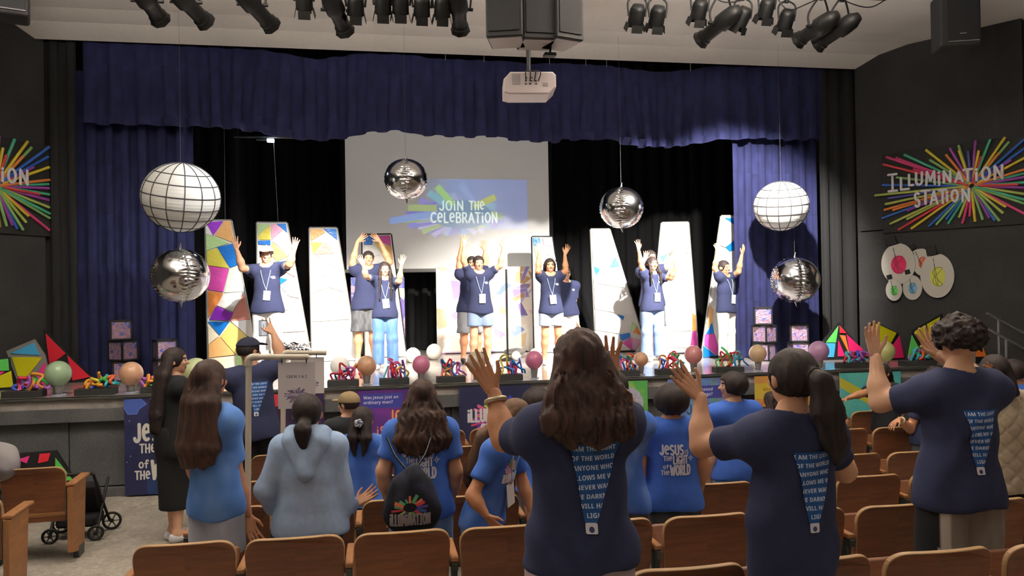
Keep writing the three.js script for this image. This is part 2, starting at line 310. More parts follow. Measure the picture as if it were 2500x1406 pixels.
const ELLIPSOIDALS = [
  [-2.193,5.121,-7.9,-2.107,4.98,-8.3],
  [-1.879,5.138,-7.9,-1.671,4.97,-8.3],
  [-1.264,5.149,-7.9,-1.025,4.961,-8.3],
  [-.414,5.131,-7.9,-.285,4.941,-8.3],
  [.858,5.207,-7.9,.927,5.001,-8.3],
  [3.878,5.178,-7.9,3.65,4.995,-8.3],
  [5.039,5.172,-7.9,4.851,5.043,-8.3],
  [5.299,5.161,-7.9,5.099,5.005,-8.3]];
const CANS = [
  [-.676,5.144,-8],
  [-.169,5.111,-8],
  [.105,5.14,-8],
  [.283,5.149,-8],
  [.5,5.134,-8],
  [.71,5.136,-8],
  [2.808,5.152,-8],
  [3.039,5.149,-8],
  [3.525,5.243,-8],
  [4.028,5.185,-8],
  [4.318,5.299,-8],
  [4.552,5.181,-8]];
const PEOPLE = [
  {label:'performer in white cap and white trousers with both arms raised',at:[-1.518,1.106,-11.4],h:1.784,top:-.008,l:[[-.3,1.473,.2],[-.359,1.722,.28],[-.386,1.878,.3]],r:[[.329,1.523,.2],[.4,1.706,.28],[.437,1.898,.3]],turn:0,hair:'cap',cap:'white',low:'pants',lowc:'white',sex:'m',badge:1,shirt:'navy'},
  {label:'performer in grey shorts with hands joined overhead, behind the girl in jeans',at:[-.181,1.106,-12.7],h:1.788,top:.056,l:[[-.19,1.591,.05],[-.108,1.937,.05],[-.01,2.028,.05]],r:[[.391,1.605,.05],[.247,1.935,.05],[.157,2.034,.05]],turn:.1,hair:'short',low:'shorts',lowc:'charcoal',sex:'m',shirt:'navy'},
  {label:'long-haired performer in blue jeans with bent raised arms',at:[.115,1.106,-11.5],h:1.554,top:.01,l:[[-.266,1.354,.2],[-.291,1.491,.3],[-.329,1.577,.32]],r:[[.208,1.272,.2],[.237,1.486,.3],[.255,1.561,.32]],turn:0,hair:'long',hl:.4,low:'wide',lowc:'jean',sex:'f',badge:1,shirt:'navy'},
  {label:'performer in grey shorts with raised arms, half hidden behind a woman',at:[1.437,1.106,-12.1],h:1.659,top:.038,l:[[-.164,1.514,0],[-.12,1.84,0],[-.092,1.955,0]],r:[[.25,1.587,0],[.246,1.748,0],[.235,1.844,0]],turn:0,hair:'short',low:'shorts',lowc:'grey',sex:'m',shirt:'navy'},
  {label:'performer with tied hair and denim shorts, arms high in a V',at:[1.513,1.106,-11.5],h:1.634,top:-.013,l:[[-.243,1.559,.08],[-.236,1.769,.1],[-.223,1.865,.1]],r:[[.306,1.487,.08],[.35,1.735,.1],[.358,1.881,.1]],turn:.05,hair:'tied',low:'shorts',lowc:'denim',sex:'f',badge:1,shirt:'navy'},
  {label:'short-haired performer in pale denim shorts with raised arms',at:[2.57,1.106,-11.4],h:1.584,top:-.006,l:[[-.202,1.398,.08],[-.193,1.664,.12],[-.191,1.761,.12]],r:[[.217,1.394,.08],[.199,1.631,.12],[.264,1.783,.12]],turn:-.05,hair:'bob',low:'shorts',lowc:'paledenim',sex:'f',badge:1,shirt:'navy'},
  {label:'performer in white shorts with one arm lowered, behind the short-haired one',at:[2.975,1.106,-12],h:1.474,top:-.026,l:[[-.116,.937,0],[-.154,.679,.03],[-.156,.55,.03]],r:[[.103,.868,0],[.111,.61,.08],[.198,.494,.12]],turn:.1,hair:'short',low:'shorts',lowc:'white',sex:'m',shirt:'navy'},
  {label:'long-haired performer in loose jeans with one arm high',at:[4.16,1.106,-11.4],h:1.596,top:.014,l:[[-.181,1.437,.08],[-.235,1.692,.1],[-.251,1.885,.1]],r:[[.254,1.268,.15],[.289,1.426,.25],[.325,1.548,.28]],turn:.15,hair:'long',hl:.3,low:'wide',lowc:'jean2',sex:'f',badge:1,shirt:'navy'},
  {label:'curly-haired performer mostly hidden behind the woman in loose jeans',at:[4.49,1.106,-12.3],h:1.749,top:-.013,l:[[-.194,1.363,.05],[-.165,1.562,.1],[-.128,1.67,.1]],r:[[.255,1.466,.05],[.391,1.768,.1],[.458,1.903,.1]],turn:.1,hair:'short',low:'shorts',lowc:'charcoal',sex:'m',shirt:'navy'},
  {label:'performer in white trousers with arms raised, rightmost on stage',at:[5.239,1.106,-11.12],h:1.517,top:-.025,l:[[-.209,1.398,.08],[-.184,1.618,.12],[-.2,1.778,.12]],r:[[.173,1.338,.08],[.211,1.596,.12],[.261,1.739,.12]],turn:.5,hair:'tied',low:'pants',lowc:'offwhite',sex:'f',badge:1,shirt:'navy'},
  {label:'woman in a long black dress with waist-length dark hair, at left',at:[-1.802,0,-7.4],h:1.723,top:.015,l:[[-.046,1.171,0],[0,.844,.02],[.023,.715,.02]],r:[[-.013,1.149,-.15],[.043,.838,-.2],[.063,.716,-.2]],turn:2.1,face:1.75,hair:'long',hl:.42,low:'dress',lowc:'black',shirt:'black',sex:'f'},
  {label:'girl in blue shirt and pale shorts with long brown hair, right arm hanging',at:[-.933,.089,-4.75],h:1.707,top:-.026,l:[[-.149,1.122,-.1],[-.139,.941,-.15],[-.118,.83,-.15]],r:[[.12,1.009,0],[.169,.798,-.02],[.195,.677,-.02]],turn:2.4,face:2.7,b:.92,hair:'long',hl:.35,hw:.5,hairc:'brown',low:'shorts',lowc:'palegrey',shirt:'sky',sex:'f',prn:'small'},
  {label:'man in dark cap holding up a phone toward the stage',at:[-1.126,0,-7.6],h:1.782,top:-.057,l:[[-.165,1.33,0],[-.139,1.163,-.1],[-.118,1.097,-.15]],r:[[.211,1.629,-.1],[.146,1.812,-.15],[.098,1.879,-.18]],turn:3.4,face:2.4,hair:'cap',cap:'navycap',low:'pants',lowc:'black',shirt:'navy',sex:'m',prn:'verse',phone:1},
  {label:'kid in pale blue hooded top with low ponytail beside the crew sign',at:[-.388,.105,-4.6],h:1.489,top:-.012,l:[[-.249,.96,0],[-.216,.802,-.15],[-.181,.762,-.2]],r:[[.181,.84,0],[.248,.822,-.08],[.298,.85,-.1]],turn:3.05,hair:'lowpony',low:'pants',lowc:'black',shirt:'hoodie',sex:'f',longs:1,b:1.06},
  {label:'child in tan flat-brimmed cap and black top',at:[-.291,0,-6.62],h:1.358,top:.046,l:[[-.143,.936,0],[-.131,.773,-.05],[-.129,.693,-.1]],r:[[.14,.922,0],[.136,.759,-.05],[.128,.679,-.1]],turn:3.7,hair:'cap',cap:'tan',low:'pants',lowc:'black',shirt:'blacktee',sex:'m',face:4},
  {label:'girl with dark ponytail and grey scrunchie in blue shirt',at:[-.118,0,-5.74],h:1.355,top:.005,l:[[-.103,.867,0],[-.093,.707,-.05],[-.085,.633,-.05]],r:[[.091,.857,0],[.083,.697,-.05],[.076,.623,-.05]],turn:2.9,hair:'halfpony',low:'shorts',lowc:'charcoal',shirt:'tiedye',sex:'f'},
  {label:'girl with long wavy brown hair and printed blue tie-dye shirt',at:[.245,.089,-4.75],h:1.555,top:.017,l:[[-.221,1.011,0],[-.194,.799,-.1],[-.178,.705,-.12]],r:[[.212,.987,0],[.188,.776,-.1],[.168,.683,-.12]],turn:3.1,hair:'wavy',hl:.265,hw:.6,hairc:'brown',low:'shorts',lowc:'skyshort',shirt:'tiedye',sex:'f',prn:'logo',b:1.1},
  {label:'girl in blue shirt leaning over the seats with a white badge',at:[.592,.105,-4.6],h:1.425,top:.118,l:[[-.077,.906,.2],[-.004,.805,.24],[.054,.731,.25]],r:[[.272,.885,-.1],[.311,.733,-.05],[.307,.656,0]],turn:.95,face:1.5,hair:'long',hl:.36,hairc:'lightbrown',low:'pants',lowc:'skyshort',shirt:'tiedye',sex:'f',badge:1,lean:1,prn:'burst'},
  {label:"dark-haired child just left of the foreground woman's hair",at:[1.163,0,-5.6],h:1.464,top:-.012,l:[[-.088,.976,0],[-.084,.827,0],[-.076,.766,0]],r:[[.096,.967,0],[.093,.817,0],[.092,.757,0]],turn:2.6,hair:'bowl',low:'shorts',lowc:'charcoal',shirt:'tiedye',sex:'m'},
  {label:'foreground woman with long wavy brown hair and navy shirt, left arm up',at:[.693,.307,-2.68],h:1.708,top:.009,l:[[-.227,1.29,-.24],[-.251,1.458,-.3],[-.312,1.578,-.32]],r:[[.254,1.369,-.22],[.228,1.486,-.32],[.224,1.587,-.33]],turn:3.14,hair:'wavy',hl:.21,hw:.48,hem:.515,hairc:'brown2',low:'pants',lowc:'mauve',shirt:'navy',sex:'f',prn:'verse',fine:1,watch:1},
  {label:'child in blue shirt partly behind the foreground woman, right side',at:[1.373,.124,-4.42],h:1.57,top:-.025,l:[[-.04,1.001,0],[-.002,.83,-.1],[.004,.756,-.1]],r:[[.12,1.006,-.05],[.128,.842,-.12],[.123,.776,-.14]],turn:2.6,face:2.3,hair:'bowl',low:'shorts',lowc:'charcoal',shirt:'tiedye',sex:'m'},
  {label:'boy with bowl haircut in blue shirt printed with white lettering',at:[1.803,.1,-4.65],h:1.469,top:.006,l:[[-.215,.975,0],[-.163,.769,-.1],[-.141,.672,-.12]],r:[[.203,.953,0],[.223,.746,-.1],[.213,.649,-.12]],turn:3.1,hair:'bowl',low:'shorts',lowc:'charcoal',shirt:'blue',sex:'m',prn:'logo',b:1.08},
  {label:"boy in blue shirt looking left, behind the ponytail woman's raised arm",at:[2.67,.005,-5.55],h:1.528,top:-.019,l:[[-.204,.879,0],[-.181,.638,-.1],[-.167,.522,-.12]],r:[[.218,.857,0],[.252,.613,-.1],[.253,.496,-.12]],turn:3.4,face:4.4,hair:'bowl',low:'shorts',lowc:'skyshort',shirt:'blue',sex:'m',b:1.06},
  {label:'dark-haired child far back, below the lilac balloon',at:[3.998,0,-7.5],h:1.103,top:.002,l:[[-.121,.71,0],[-.12,.541,0],[-.112,.457,0]],r:[[.121,.699,0],[.118,.53,0],[.107,.445,0]],turn:3.14,hair:'bob',low:'shorts',lowc:'charcoal',shirt:'blacktee',sex:'f'},
  {label:'woman with dark ponytail and long navy shirt, left hand raised',at:[1.503,.307,-2.68],h:1.617,top:.015,l:[[-.252,1.228,-.22],[-.226,1.412,-.28],[-.303,1.499,-.3]],r:[[.287,1.128,-.1],[.374,1.151,-.28],[.391,1.246,-.32]],turn:3.2,hair:'pony',low:'pants',lowc:'navylow',shirt:'navy',sex:'f',prn:'verse',fine:1,longs:2,neckband:1},
  {label:'dark-haired person in black shirt pointing left, before the teal poster',at:[5.277,0,-7.4],h:1.362,top:-.064,l:[[-.347,1.075,.1],[-.566,1.039,.15],[-.697,1.004,.16]],r:[[.155,.937,0],[.053,.72,.1],[.027,.636,.1]],turn:-.5,face:-1.2,hair:'long',hl:.28,low:'shorts',lowc:'charcoal',shirt:'blacktee',sex:'f',point:1},
  {label:'tall curly-haired man in navy shirt and grey shorts, left arm up',at:[2.845,.226,-3.45],h:1.763,top:.011,l:[[-.288,1.33,-.2],[-.265,1.56,-.26],[-.28,1.732,-.28]],r:[[.419,1.407,-.3],[.198,1.546,-.38],[.091,1.719,-.4]],turn:3.14,hair:'curly',low:'shorts',lowc:'taupe',shirt:'navy',sex:'m',prn:'verse',fine:1,stripe:1,b:1,py:.665,px:.012},
  {label:'person in quilted beige jacket with an arm behind the head',at:[4.058,.115,-4.5],h:1.585,top:-.074,l:[[-.166,.988,0],[-.068,.801,-.1],[-.061,.718,-.1]],r:[[.189,1.13,-.02],[-.073,1.467,.06],[-.211,1.514,.06]],turn:3.1,hair:'bob',low:'pants',lowc:'black',shirt:'quilt',sex:'f',b:1.12,longs:0},
  {label:'dark-haired child in blue shirt at the right edge, facing sideways',at:[5.768,0,-6.2],h:1.484,top:-.057,l:[[-.126,.958,0],[-.119,.735,0],[-.112,.661,0]],r:[[.152,.946,0],[.146,.723,0],[.144,.648,0]],turn:2.2,face:1.2,hair:'bowl',low:'shorts',lowc:'charcoal',shirt:'blue',sex:'m'},
  {label:'child in dark blue shirt with clenched watch hand, before the tall man',at:[5.109,0,-6.6],h:1.398,top:.103,l:[[-.176,.82,0],[-.372,.947,.12],[-.497,.881,.14]],r:[[.207,.834,0],[.202,.64,0],[.2,.562,0]],turn:.3,face:-.2,hair:'short',low:'shorts',lowc:'charcoal',shirt:'navy',sex:'m',watch:1}];

// ---------------------------------------------------------------- the hall
const floorY = (z) => Math.max(0, (z + 5.6) * 0.105);
const STAGE = 1.106, LIP = -9.24;
const carpetTex = grainTexture(256, (u, v) => { const k = .6 + .07 * (hash(u * 256, v * 256, 1) - .5) * 2 + .05 * noise(u * 8, v * 8, 3) + .04 * noise(u * 40, v * 40, 5); return [k * 1.02, k * .97, k * .9]; });
const carpet = std(0xffffff, .95, { map: carpetTex });
const wallTex = grainTexture(256, (u, v) => { const k = .5 + .06 * (hash(u * 256, v * 256, 2) - .5) * 2 + .05 * noise(u * 6, v * 6, 9); return [k, k, k]; });
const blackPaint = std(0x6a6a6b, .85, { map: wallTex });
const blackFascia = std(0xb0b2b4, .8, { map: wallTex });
const blackDrape = std(0x0b0b0e, .95);
const blackLeg = std(0x262627, .95);
const ceilTex = grainTexture(256, (u, v) => { const k = .9 + .02 * (hash(u * 256, v * 256, 4) - .5) * 2 + .02 * noise(u * 5, v * 5, 8); return [k, k * .985, k * .955]; });
const plaster = std(0xffffff, .9, { map: ceilTex });
{
  const zs = []; for (let z = 5; z > -5.6; z -= 0.53) zs.push(z); zs.push(-5.6, LIP - .2);
  const top = zs.map((z) => [z, floorY(z)]);
  const shape = new THREE.Shape([...top, [LIP - .2, -.25], [5, -.25]].map(([z, y]) => new THREE.Vector2(z, y)));
  const g = new THREE.ExtrudeGeometry(shape, { depth: 22, bevelEnabled: false }).rotateY(-Math.PI / 2).translate(12.5, 0, 0);
  struct('floor', metreUV(g, .8), carpet);
  struct('ceiling', metreUV(box(22, .4, 15.6, 1.5, 6.0, -2.6), .4), plaster);
  const cs = new THREE.Shape([[-10.4, 5.8], [-10.75, 5.74], [-11.05, 5.6], [-11.05, 6.2], [-10.4, 6.2]].map(([z, y]) => new THREE.Vector2(z, y)));
  struct('ceiling_cove', metreUV(new THREE.ExtrudeGeometry(cs, { depth: 22, bevelEnabled: false }).rotateY(-Math.PI / 2).translate(12.5, 0, 0), .4), plaster);
}
struct('wall_back', metreUV(box(22, 6.2, .2, 1.5, 3.1, 5.1), .5), std(0x8a8078, .9));
// splayed side walls of black panels, then the straight side walls of the house
function sideWall(side, x0, z0, name) {
  const s = side, g = new THREE.Group(); g.name = name; g.userData.kind = 'structure'; scene.add(g);
  g.position.set(x0, 0, z0); g.rotation.y = -s * Math.atan2(.83, .56);
  // the wall runs from the opening along local x times k; the room lies on the local +z side
  const k = s;
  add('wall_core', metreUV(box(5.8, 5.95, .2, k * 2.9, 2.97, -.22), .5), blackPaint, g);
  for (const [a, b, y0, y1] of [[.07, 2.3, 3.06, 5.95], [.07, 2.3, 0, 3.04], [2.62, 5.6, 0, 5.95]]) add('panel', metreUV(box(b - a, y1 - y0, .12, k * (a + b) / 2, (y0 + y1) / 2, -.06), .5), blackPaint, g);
  return g;
}
sideWall(1, 7.4, -11.1, 'wall_right'); sideWall(-1, -4.25, -11.2, 'wall_left');
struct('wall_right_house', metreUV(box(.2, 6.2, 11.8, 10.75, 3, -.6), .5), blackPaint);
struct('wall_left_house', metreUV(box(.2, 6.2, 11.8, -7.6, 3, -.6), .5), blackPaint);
// stage box around the opening
struct('wall_stage_back', metreUV(box(15, 7.4, .2, 1.5, 3.7, -16.2), .5), std(0x101012, .95));
struct('wall_stage_left', metreUV(box(.2, 7.4, 4.9, -5.2, 3.7, -13.7), .5), std(0x101012, .95));
struct('wall_stage_right', metreUV(box(.2, 7.4, 4.9, 8.3, 3.7, -13.7), .5), std(0x101012, .95));
struct('ceiling_stage', box(14, .2, 5.2, 1.5, 7.3, -13.7), std(0x101012, .95));
struct('wall_header', metreUV(box(15, 1.6, .12, 1.5, 6.6, -11.5), .5), std(0x131316, .95));
// stage platform
const stageTex = grainTexture(256, (u, v) => { const k = .66 + .05 * (hash(u * 256, v * 256, 6) - .5) * 2 + .06 * noise(u * 4, v * 18, 2) + .05 * noise(u * 30, v * 30, 4); return [k * 1.0, k * .96, k * .93]; });
struct('floor_stage', metreUV(box(13.75, .12, 6.9, 1.275, STAGE - .06, LIP - 3.42), .5), phys(0xffffff, .32, { map: stageTex, clearcoat: .6, clearcoatRoughness: .12 }));
{
  const g = new THREE.Group(); g.name = 'wall_stage_front'; g.userData.kind = 'structure'; scene.add(g);
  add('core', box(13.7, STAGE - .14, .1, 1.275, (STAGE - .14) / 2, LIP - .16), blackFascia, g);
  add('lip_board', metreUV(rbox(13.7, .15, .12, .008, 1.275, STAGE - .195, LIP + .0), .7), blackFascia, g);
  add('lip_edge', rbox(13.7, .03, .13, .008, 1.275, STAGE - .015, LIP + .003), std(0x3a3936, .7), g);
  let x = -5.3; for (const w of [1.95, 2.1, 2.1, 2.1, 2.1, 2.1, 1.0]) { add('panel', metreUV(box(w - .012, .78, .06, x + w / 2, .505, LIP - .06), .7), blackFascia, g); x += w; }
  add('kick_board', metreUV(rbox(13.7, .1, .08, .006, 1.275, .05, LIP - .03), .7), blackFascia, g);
}
// pleated cloth: a wavy sheet with thickness
function cloth(xs, yTop, yBot, z, { pleat = .16, amp = .05, thick = .012, cols = 400, rows = 14, sd = 1, flare = .6, drift = .03 } = {}) {
  const [x0, x1] = xs, pos = [], uv = [], idx = [];
  const ph = (x) => x / pleat * 6.283 + 1.9 * noise(x / pleat * .45, sd, .5);
  for (let s = 0; s < 2; s++) for (let j = 0; j <= rows; j++) for (let i = 0; i <= cols; i++) {
    const x = x0 + (x1 - x0) * i / cols, t = j / rows, yt = yTop(x), yb = yBot(x), y = yt + (yb - yt) * t;
    const a = ph(x + drift * t * noise(x * 1.3, sd + 4)), w = amp * (1 - flare + flare * t) * (.55 + .55 * (noise(x / pleat * .6, sd + 9, t * .8) * .5 + .5));
    const c = Math.cos(a), sh = Math.sign(c) * Math.pow(Math.abs(c), .7);
    pos.push(x + .25 * w * Math.sin(2 * a), y, z + w * sh - s * thick); uv.push(x, y);
  }
  const n = (cols + 1) * (rows + 1), id = (s, j, i) => s * n + j * (cols + 1) + i;
  for (let j = 0; j < rows; j++) for (let i = 0; i < cols; i++) { idx.push(id(0, j, i), id(0, j + 1, i), id(0, j, i + 1), id(0, j, i + 1), id(0, j + 1, i), id(0, j + 1, i + 1)); idx.push(id(1, j, i), id(1, j, i + 1), id(1, j + 1, i), id(1, j, i + 1), id(1, j + 1, i + 1), id(1, j + 1, i)); }
  for (let i = 0; i < cols; i++) { idx.push(id(0, rows, i), id(1, rows, i), id(0, rows, i + 1), id(0, rows, i + 1), id(1, rows, i), id(1, rows, i + 1)); idx.push(id(0, 0, i), id(0, 0, i + 1), id(1, 0, i), id(0, 0, i + 1), id(1, 0, i + 1), id(1, 0, i)); }
  for (let j = 0; j < rows; j++) for (const i of [0, cols]) idx.push(id(0, j, i), id(1, j, i), id(0, j + 1, i), id(0, j + 1, i), id(1, j, i), id(1, j + 1, i));
  const g = new THREE.BufferGeometry(); g.setAttribute('position', new THREE.Float32BufferAttribute(pos, 3)); g.setAttribute('uv', new THREE.Float32BufferAttribute(uv, 2)); g.setIndex(idx); g.computeVertexNormals(); return g;
}
const lerpTable = (t) => (x) => { let i = 1; while (i < t.length - 1 && x > t[i][0]) i++; const [a, b] = t[i - 1], [c, d] = t[i]; const k = Math.min(1, Math.max(0, (x - a) / (c - a))); const s = k * k * (3 - 2 * k) * .5 + k * .5; return b + (d - b) * s; };
const velvetTex = grainTexture(256, (u, v) => { const k = .8 + .14 * (hash(u * 256, v * 256, 12) - .5) + .08 * noise(u * 12, v * 5, 3); return [k, k, k]; });
velvetTex.repeat.set(1.5, 1.5);
const velvet = phys(0x30356c, .92, { map: velvetTex, sheen: .6, sheenRoughness: .5, sheenColor: new THREE.Color(0x3a3c60) });
const tag = (m, label, category, group) => { m.userData.label = label; m.userData.category = category; if (group) m.userData.group = group; return m; };
{
  const v = thing('stage_valance', 'long dark blue velvet valance across the top of the stage opening', 'valance', [0, 0, 0]);
  const yb = lerpTable(VALANCE_BOTTOM), ytp = lerpTable(VALANCE_TOP);
  add('cloth', cloth([VALANCE_TOP[0][0] - .02, VALANCE_TOP[VALANCE_TOP.length - 1][0] + .02], ytp, (x) => yb(x) + .012 * noise(x * 7, 3), -11.16, { pleat: .31, amp: .075, cols: 1100, rows: 16, sd: 3, flare: .75, drift: .12 }), velvet, v);
  add('hem', cloth([VALANCE_TOP[0][0], VALANCE_TOP[VALANCE_TOP.length - 1][0]], (x) => yb(x) + .1, (x) => yb(x) - .006 + .012 * noise(x * 7, 3), -11.148, { pleat: .31, amp: .075, cols: 1100, rows: 1, sd: 3, flare: .05, drift: .12 }), velvet, v);
  for (const x of [1.02, 1.58, 2.55, 3.1, 3.42, 4.74]) add('tie_cord', bar([x, ytp(x) - .03, -11.13], [x, 5.68, -11.13], .004), std(0xb8b0a0, .8), v);
}
tag(add('stage_curtain', cloth([-4.05, -2.5], () => 5.3, () => STAGE + .012, -11.36, { pleat: .24, amp: .07, cols: 260, rows: 8, sd: 21, flare: .1 }), velvet), 'dark blue velvet stage curtain on the left, behind the paper lantern', 'curtain', 'side stage curtains');
tag(add('stage_curtain', cloth([5.52, 6.93], () => 5.3, () => STAGE + .012, -11.4, { pleat: .24, amp: .05, cols: 260, rows: 8, sd: 33, flare: .1 }), velvet), 'brightly lit blue velvet stage curtain on the right with lantern shadow', 'curtain', 'side stage curtains');
tag(add('backdrop_curtain', cloth([-5, 8.2], () => 7.1, () => STAGE + .012, -15.3, { pleat: .3, amp: .08, cols: 900, rows: 4, sd: 41, flare: .1 }), blackDrape), 'wide black pleated backdrop curtain across the rear of the stage', 'curtain');
tag(add('masking_drape', cloth([-4.45, -3.92], () => 5.72, () => STAGE + .012, -11.2, { pleat: .2, amp: .05, cols: 160, rows: 4, sd: 51, flare: .1 }), blackLeg), 'narrow black pleated drape left of the blue curtain', 'drape', 'narrow black drapes beside the opening');
tag(add('masking_drape', cloth([6.9, 7.46], () => 5.72, () => STAGE + .012, -11.2, { pleat: .2, amp: .05, cols: 160, rows: 4, sd: 57, flare: .1 }), blackLeg), 'narrow black pleated drape right of the lit blue curtain', 'drape', 'narrow black drapes beside the opening');
tag(add('backdrop_curtain', cloth([-3.4, -2.2], () => 7, () => STAGE + .012, -13.9, { pleat: .3, amp: .07, cols: 120, rows: 3, sd: 61, flare: .1 }), blackDrape), 'black side curtain behind the leftmost stained glass panel', 'curtain');

// ---------------------------------------------------------------- screen and projection
const HUE = { purple: 0xa63ae0, peach: 0xf5bd7a, mint: 0xbfe6a0, yellow: 0xeadf5a, blue: 0x1378d8, magenta: 0xe255b8, mintwhite: 0xdcefdc, orange: 0xf09650, white: 0xf3f2f0, salmon: 0xf0a498, gold: 0xe8cf78, cream: 0xf3e9cf, pink: 0xf3b4d4, teal: 0x4fcfd0, green: 0x62cf5c, red: 0xee3b48, lime: 0xb7c85e, navy: 0x3f4aa0, lilac: 0xdcaede };
{
  const [a, b, c, d] = SCREEN, x0 = (a[0] + d[0]) / 2, x1 = (b[0] + c[0]) / 2, y0 = 2.67, y1 = 5.5, w = x1 - x0, h = y1 - y0, z = -14.5;
  const t = thing('projection_screen', 'large white projection screen showing a blue slide behind the performers', 'screen', [(x0 + x1) / 2, y0, z]);
  const W = 1400, H = Math.round(1400 * h / w), X = (px) => (px - 842) / 498 * W, Y = (py) => H - (y1 - y0 - (py - 320) * (5.237 - 2.67) / 335 - (y1 - 5.237)) / h * H;
  const slide = painted(W, H, (g) => {
    g.fillStyle = '#7e7c78'; g.fillRect(0, 0, W, H);  // even grey glow added over the whole cloth to brighten it
    const gr = g.createLinearGradient(X(1000), 0, X(1285), 0); gr.addColorStop(0, '#74726e'); gr.addColorStop(.35, '#6f93d0'); gr.addColorStop(1, '#6f86c0');  // left end fades to grey: spotlight washout painted into the slide
    g.fillStyle = gr; g.fillRect(X(1000), Y(437), X(1285) - X(1000), Y(560) - Y(437));
    const cx = X(1105), cy = Y(530);
    g.save(); g.beginPath(); g.rect(X(945), Y(430), X(1290) - X(945), Y(615) - Y(430)); g.clip();
    burst(g, cx, cy, X(1235) - cx, Y(590) - cy, 46, ['#5a68d0', '#6a6fd0', '#7fa86a', '#5fa9c8', '#5a90dc', '#88a8d8', '#9aa4e0', '#98b878', '#6fb0d0', '#a8a8d8'], 5, 42, .1); g.fillStyle = '#3f82b0'; g.beginPath(); g.ellipse(cx + 40, cy - 20, X(1180) - cx, Y(565) - cy, 0, 0, 6.3); g.fill();
    for (const [p, q, r, s, k] of [[985, 525, 1060, 500, '#4a52c4'], [945, 540, 1060, 520, '#5a90dc'], [990, 508, 1060, 508, '#8fb060'], [1040, 470, 1090, 505, '#58b0c8'], [1060, 455, 1100, 500, '#8fd070'], [1120, 450, 1150, 495, '#7aa0e0'], [1205, 480, 1150, 505, '#b0c050']]) { g.strokeStyle = k; g.lineWidth = 46; g.lineCap = 'butt'; g.beginPath(); g.moveTo(X(p), Y(q)); g.lineTo(X(r), Y(s)); g.stroke(); }
    g.restore();
    letter(g, 'JOiN', X(1066), Y(513), 62, X(1124) - X(1066), '#e4fff4', .17);
    letter(g, 'THe', X(1140), Y(512), 58, X(1176) - X(1140), '#e4fff4', .17);
    letter(g, 'CeLeBRATiON', X(1045), Y(543), 66, X(1208) - X(1045), '#eafff6', .17);
  });
  add('screen_cloth', new THREE.PlaneGeometry(w, h).translate(0, h / 2, 0), std(0xf2f1ee, .85, { emissive: 0xffffff, emissiveMap: slide, emissiveIntensity: .62 }), t);
  add('backing', box(w, h, .006, 0, h / 2, -.006), std(0x202020, .9), t);
  for (const s of [-1, 1]) add('border', box(.07, h + .07, .014, s * (w / 2 + .035), h / 2 - .035, 0), std(0x0c0c0d, .9), t, 'black side border');
  add('bottom_bar', rbox(w + .1, .07, .05, .02, 0, -.035, 0), std(0x6d6c6a, .5), t, 'grey bottom batten');
  add('case', rbox(w + .3, .2, .18, .03, 0, h + .1, 0), std(0x1a1a1a, .7), t);
  for (const s of [-1.4, 1.4]) add('hanger_rod', bar([s, h + .2, 0], [s, 7.2 - y0, 0], .012), std(0x1a1a1a, .7), t);
}
// ---------------------------------------------------------------- stained glass panels
const film = {}; for (const k of Object.keys(HUE)) film[k] = phys(HUE[k], .3, { clearcoat: .5, clearcoatRoughness: .2, bumpMap: null });
const crinkle = grainTexture(256, (u, v) => { const k = .5 + .25 * noise(u * 14, v * 14, 1) + .15 * noise(u * 40, v * 40, 2) + .1 * noise(u * 90, v * 90, 6); return [k, k, k]; }, false);
for (const k of Object.keys(film)) { film[k].bumpMap = crinkle; film[k].bumpScale = .004; }
const edgeGrey = std(0x8d8d8a, .6), edgeBlack = std(0x19191b, .7), boardWhite = std(0xe9e8e4, .6);
const shardNames = ['tall stained glass shard of many pastel panes, leftmost on the stage', 'tall stained glass shard behind the man in the white cap', 'tall mostly white shard with blue corner left of the screen', 'tall black-edged shard with blue and magenta top before the screen', 'tall shard with blue and pink top behind the short-haired woman', 'tall white shard with small teal chips under the silver orb', 'tallest-looking blown-out white shard with magenta lower corner', 'tall shard with blue panes beside the lit blue curtain, rightmost'];
SHARDS.forEach(([pos, ol, panes], i) => {
  const t = thing('stained_glass_shard', shardNames[i], 'stage prop', pos, 0, 'tall stained glass shards on stage');
  const em = i === 3 || i === 4 ? edgeBlack : edgeGrey;
  add('backing_board', prism([...ol].reverse(), .05), boardWhite, t).position.z = -.05;
  for (const [p, q] of [[0, 1], [1, 2], [3, 0]]) { const [a, b] = [ol[p], ol[q]]; add('edge_strip', bar([a[0], a[1], -.02], [b[0], Math.max(b[1], .012), -.02], .022, .022, 6), em, t); }
  add('foot', rbox(.5, .03, .36, .008, (ol[2][0] + ol[3][0]) / 2, .015, -.16), edgeBlack, t);
  add('brace', bar([(ol[2][0] + ol[3][0]) / 2, .02, -.3], [(ol[0][0] + ol[1][0]) / 2 * .6, 1.2, -.05], .018), edgeBlack, t);
  let lay = 0; for (const [c, ...poly] of panes) {  // most white panes stand for film washed out by the spotlights
    let ar = 0; poly.forEach((p, k) => { const q = poly[(k + 1) % poly.length]; ar += p[0] * q[1] - q[0] * p[1]; });
    const g = prism(ar > 0 ? poly : [...poly].reverse(), .014, .003); metreUV(g, 2); add('pane', g, film[c], t).position.z = .001 + .0008 * lay++;
  }
});
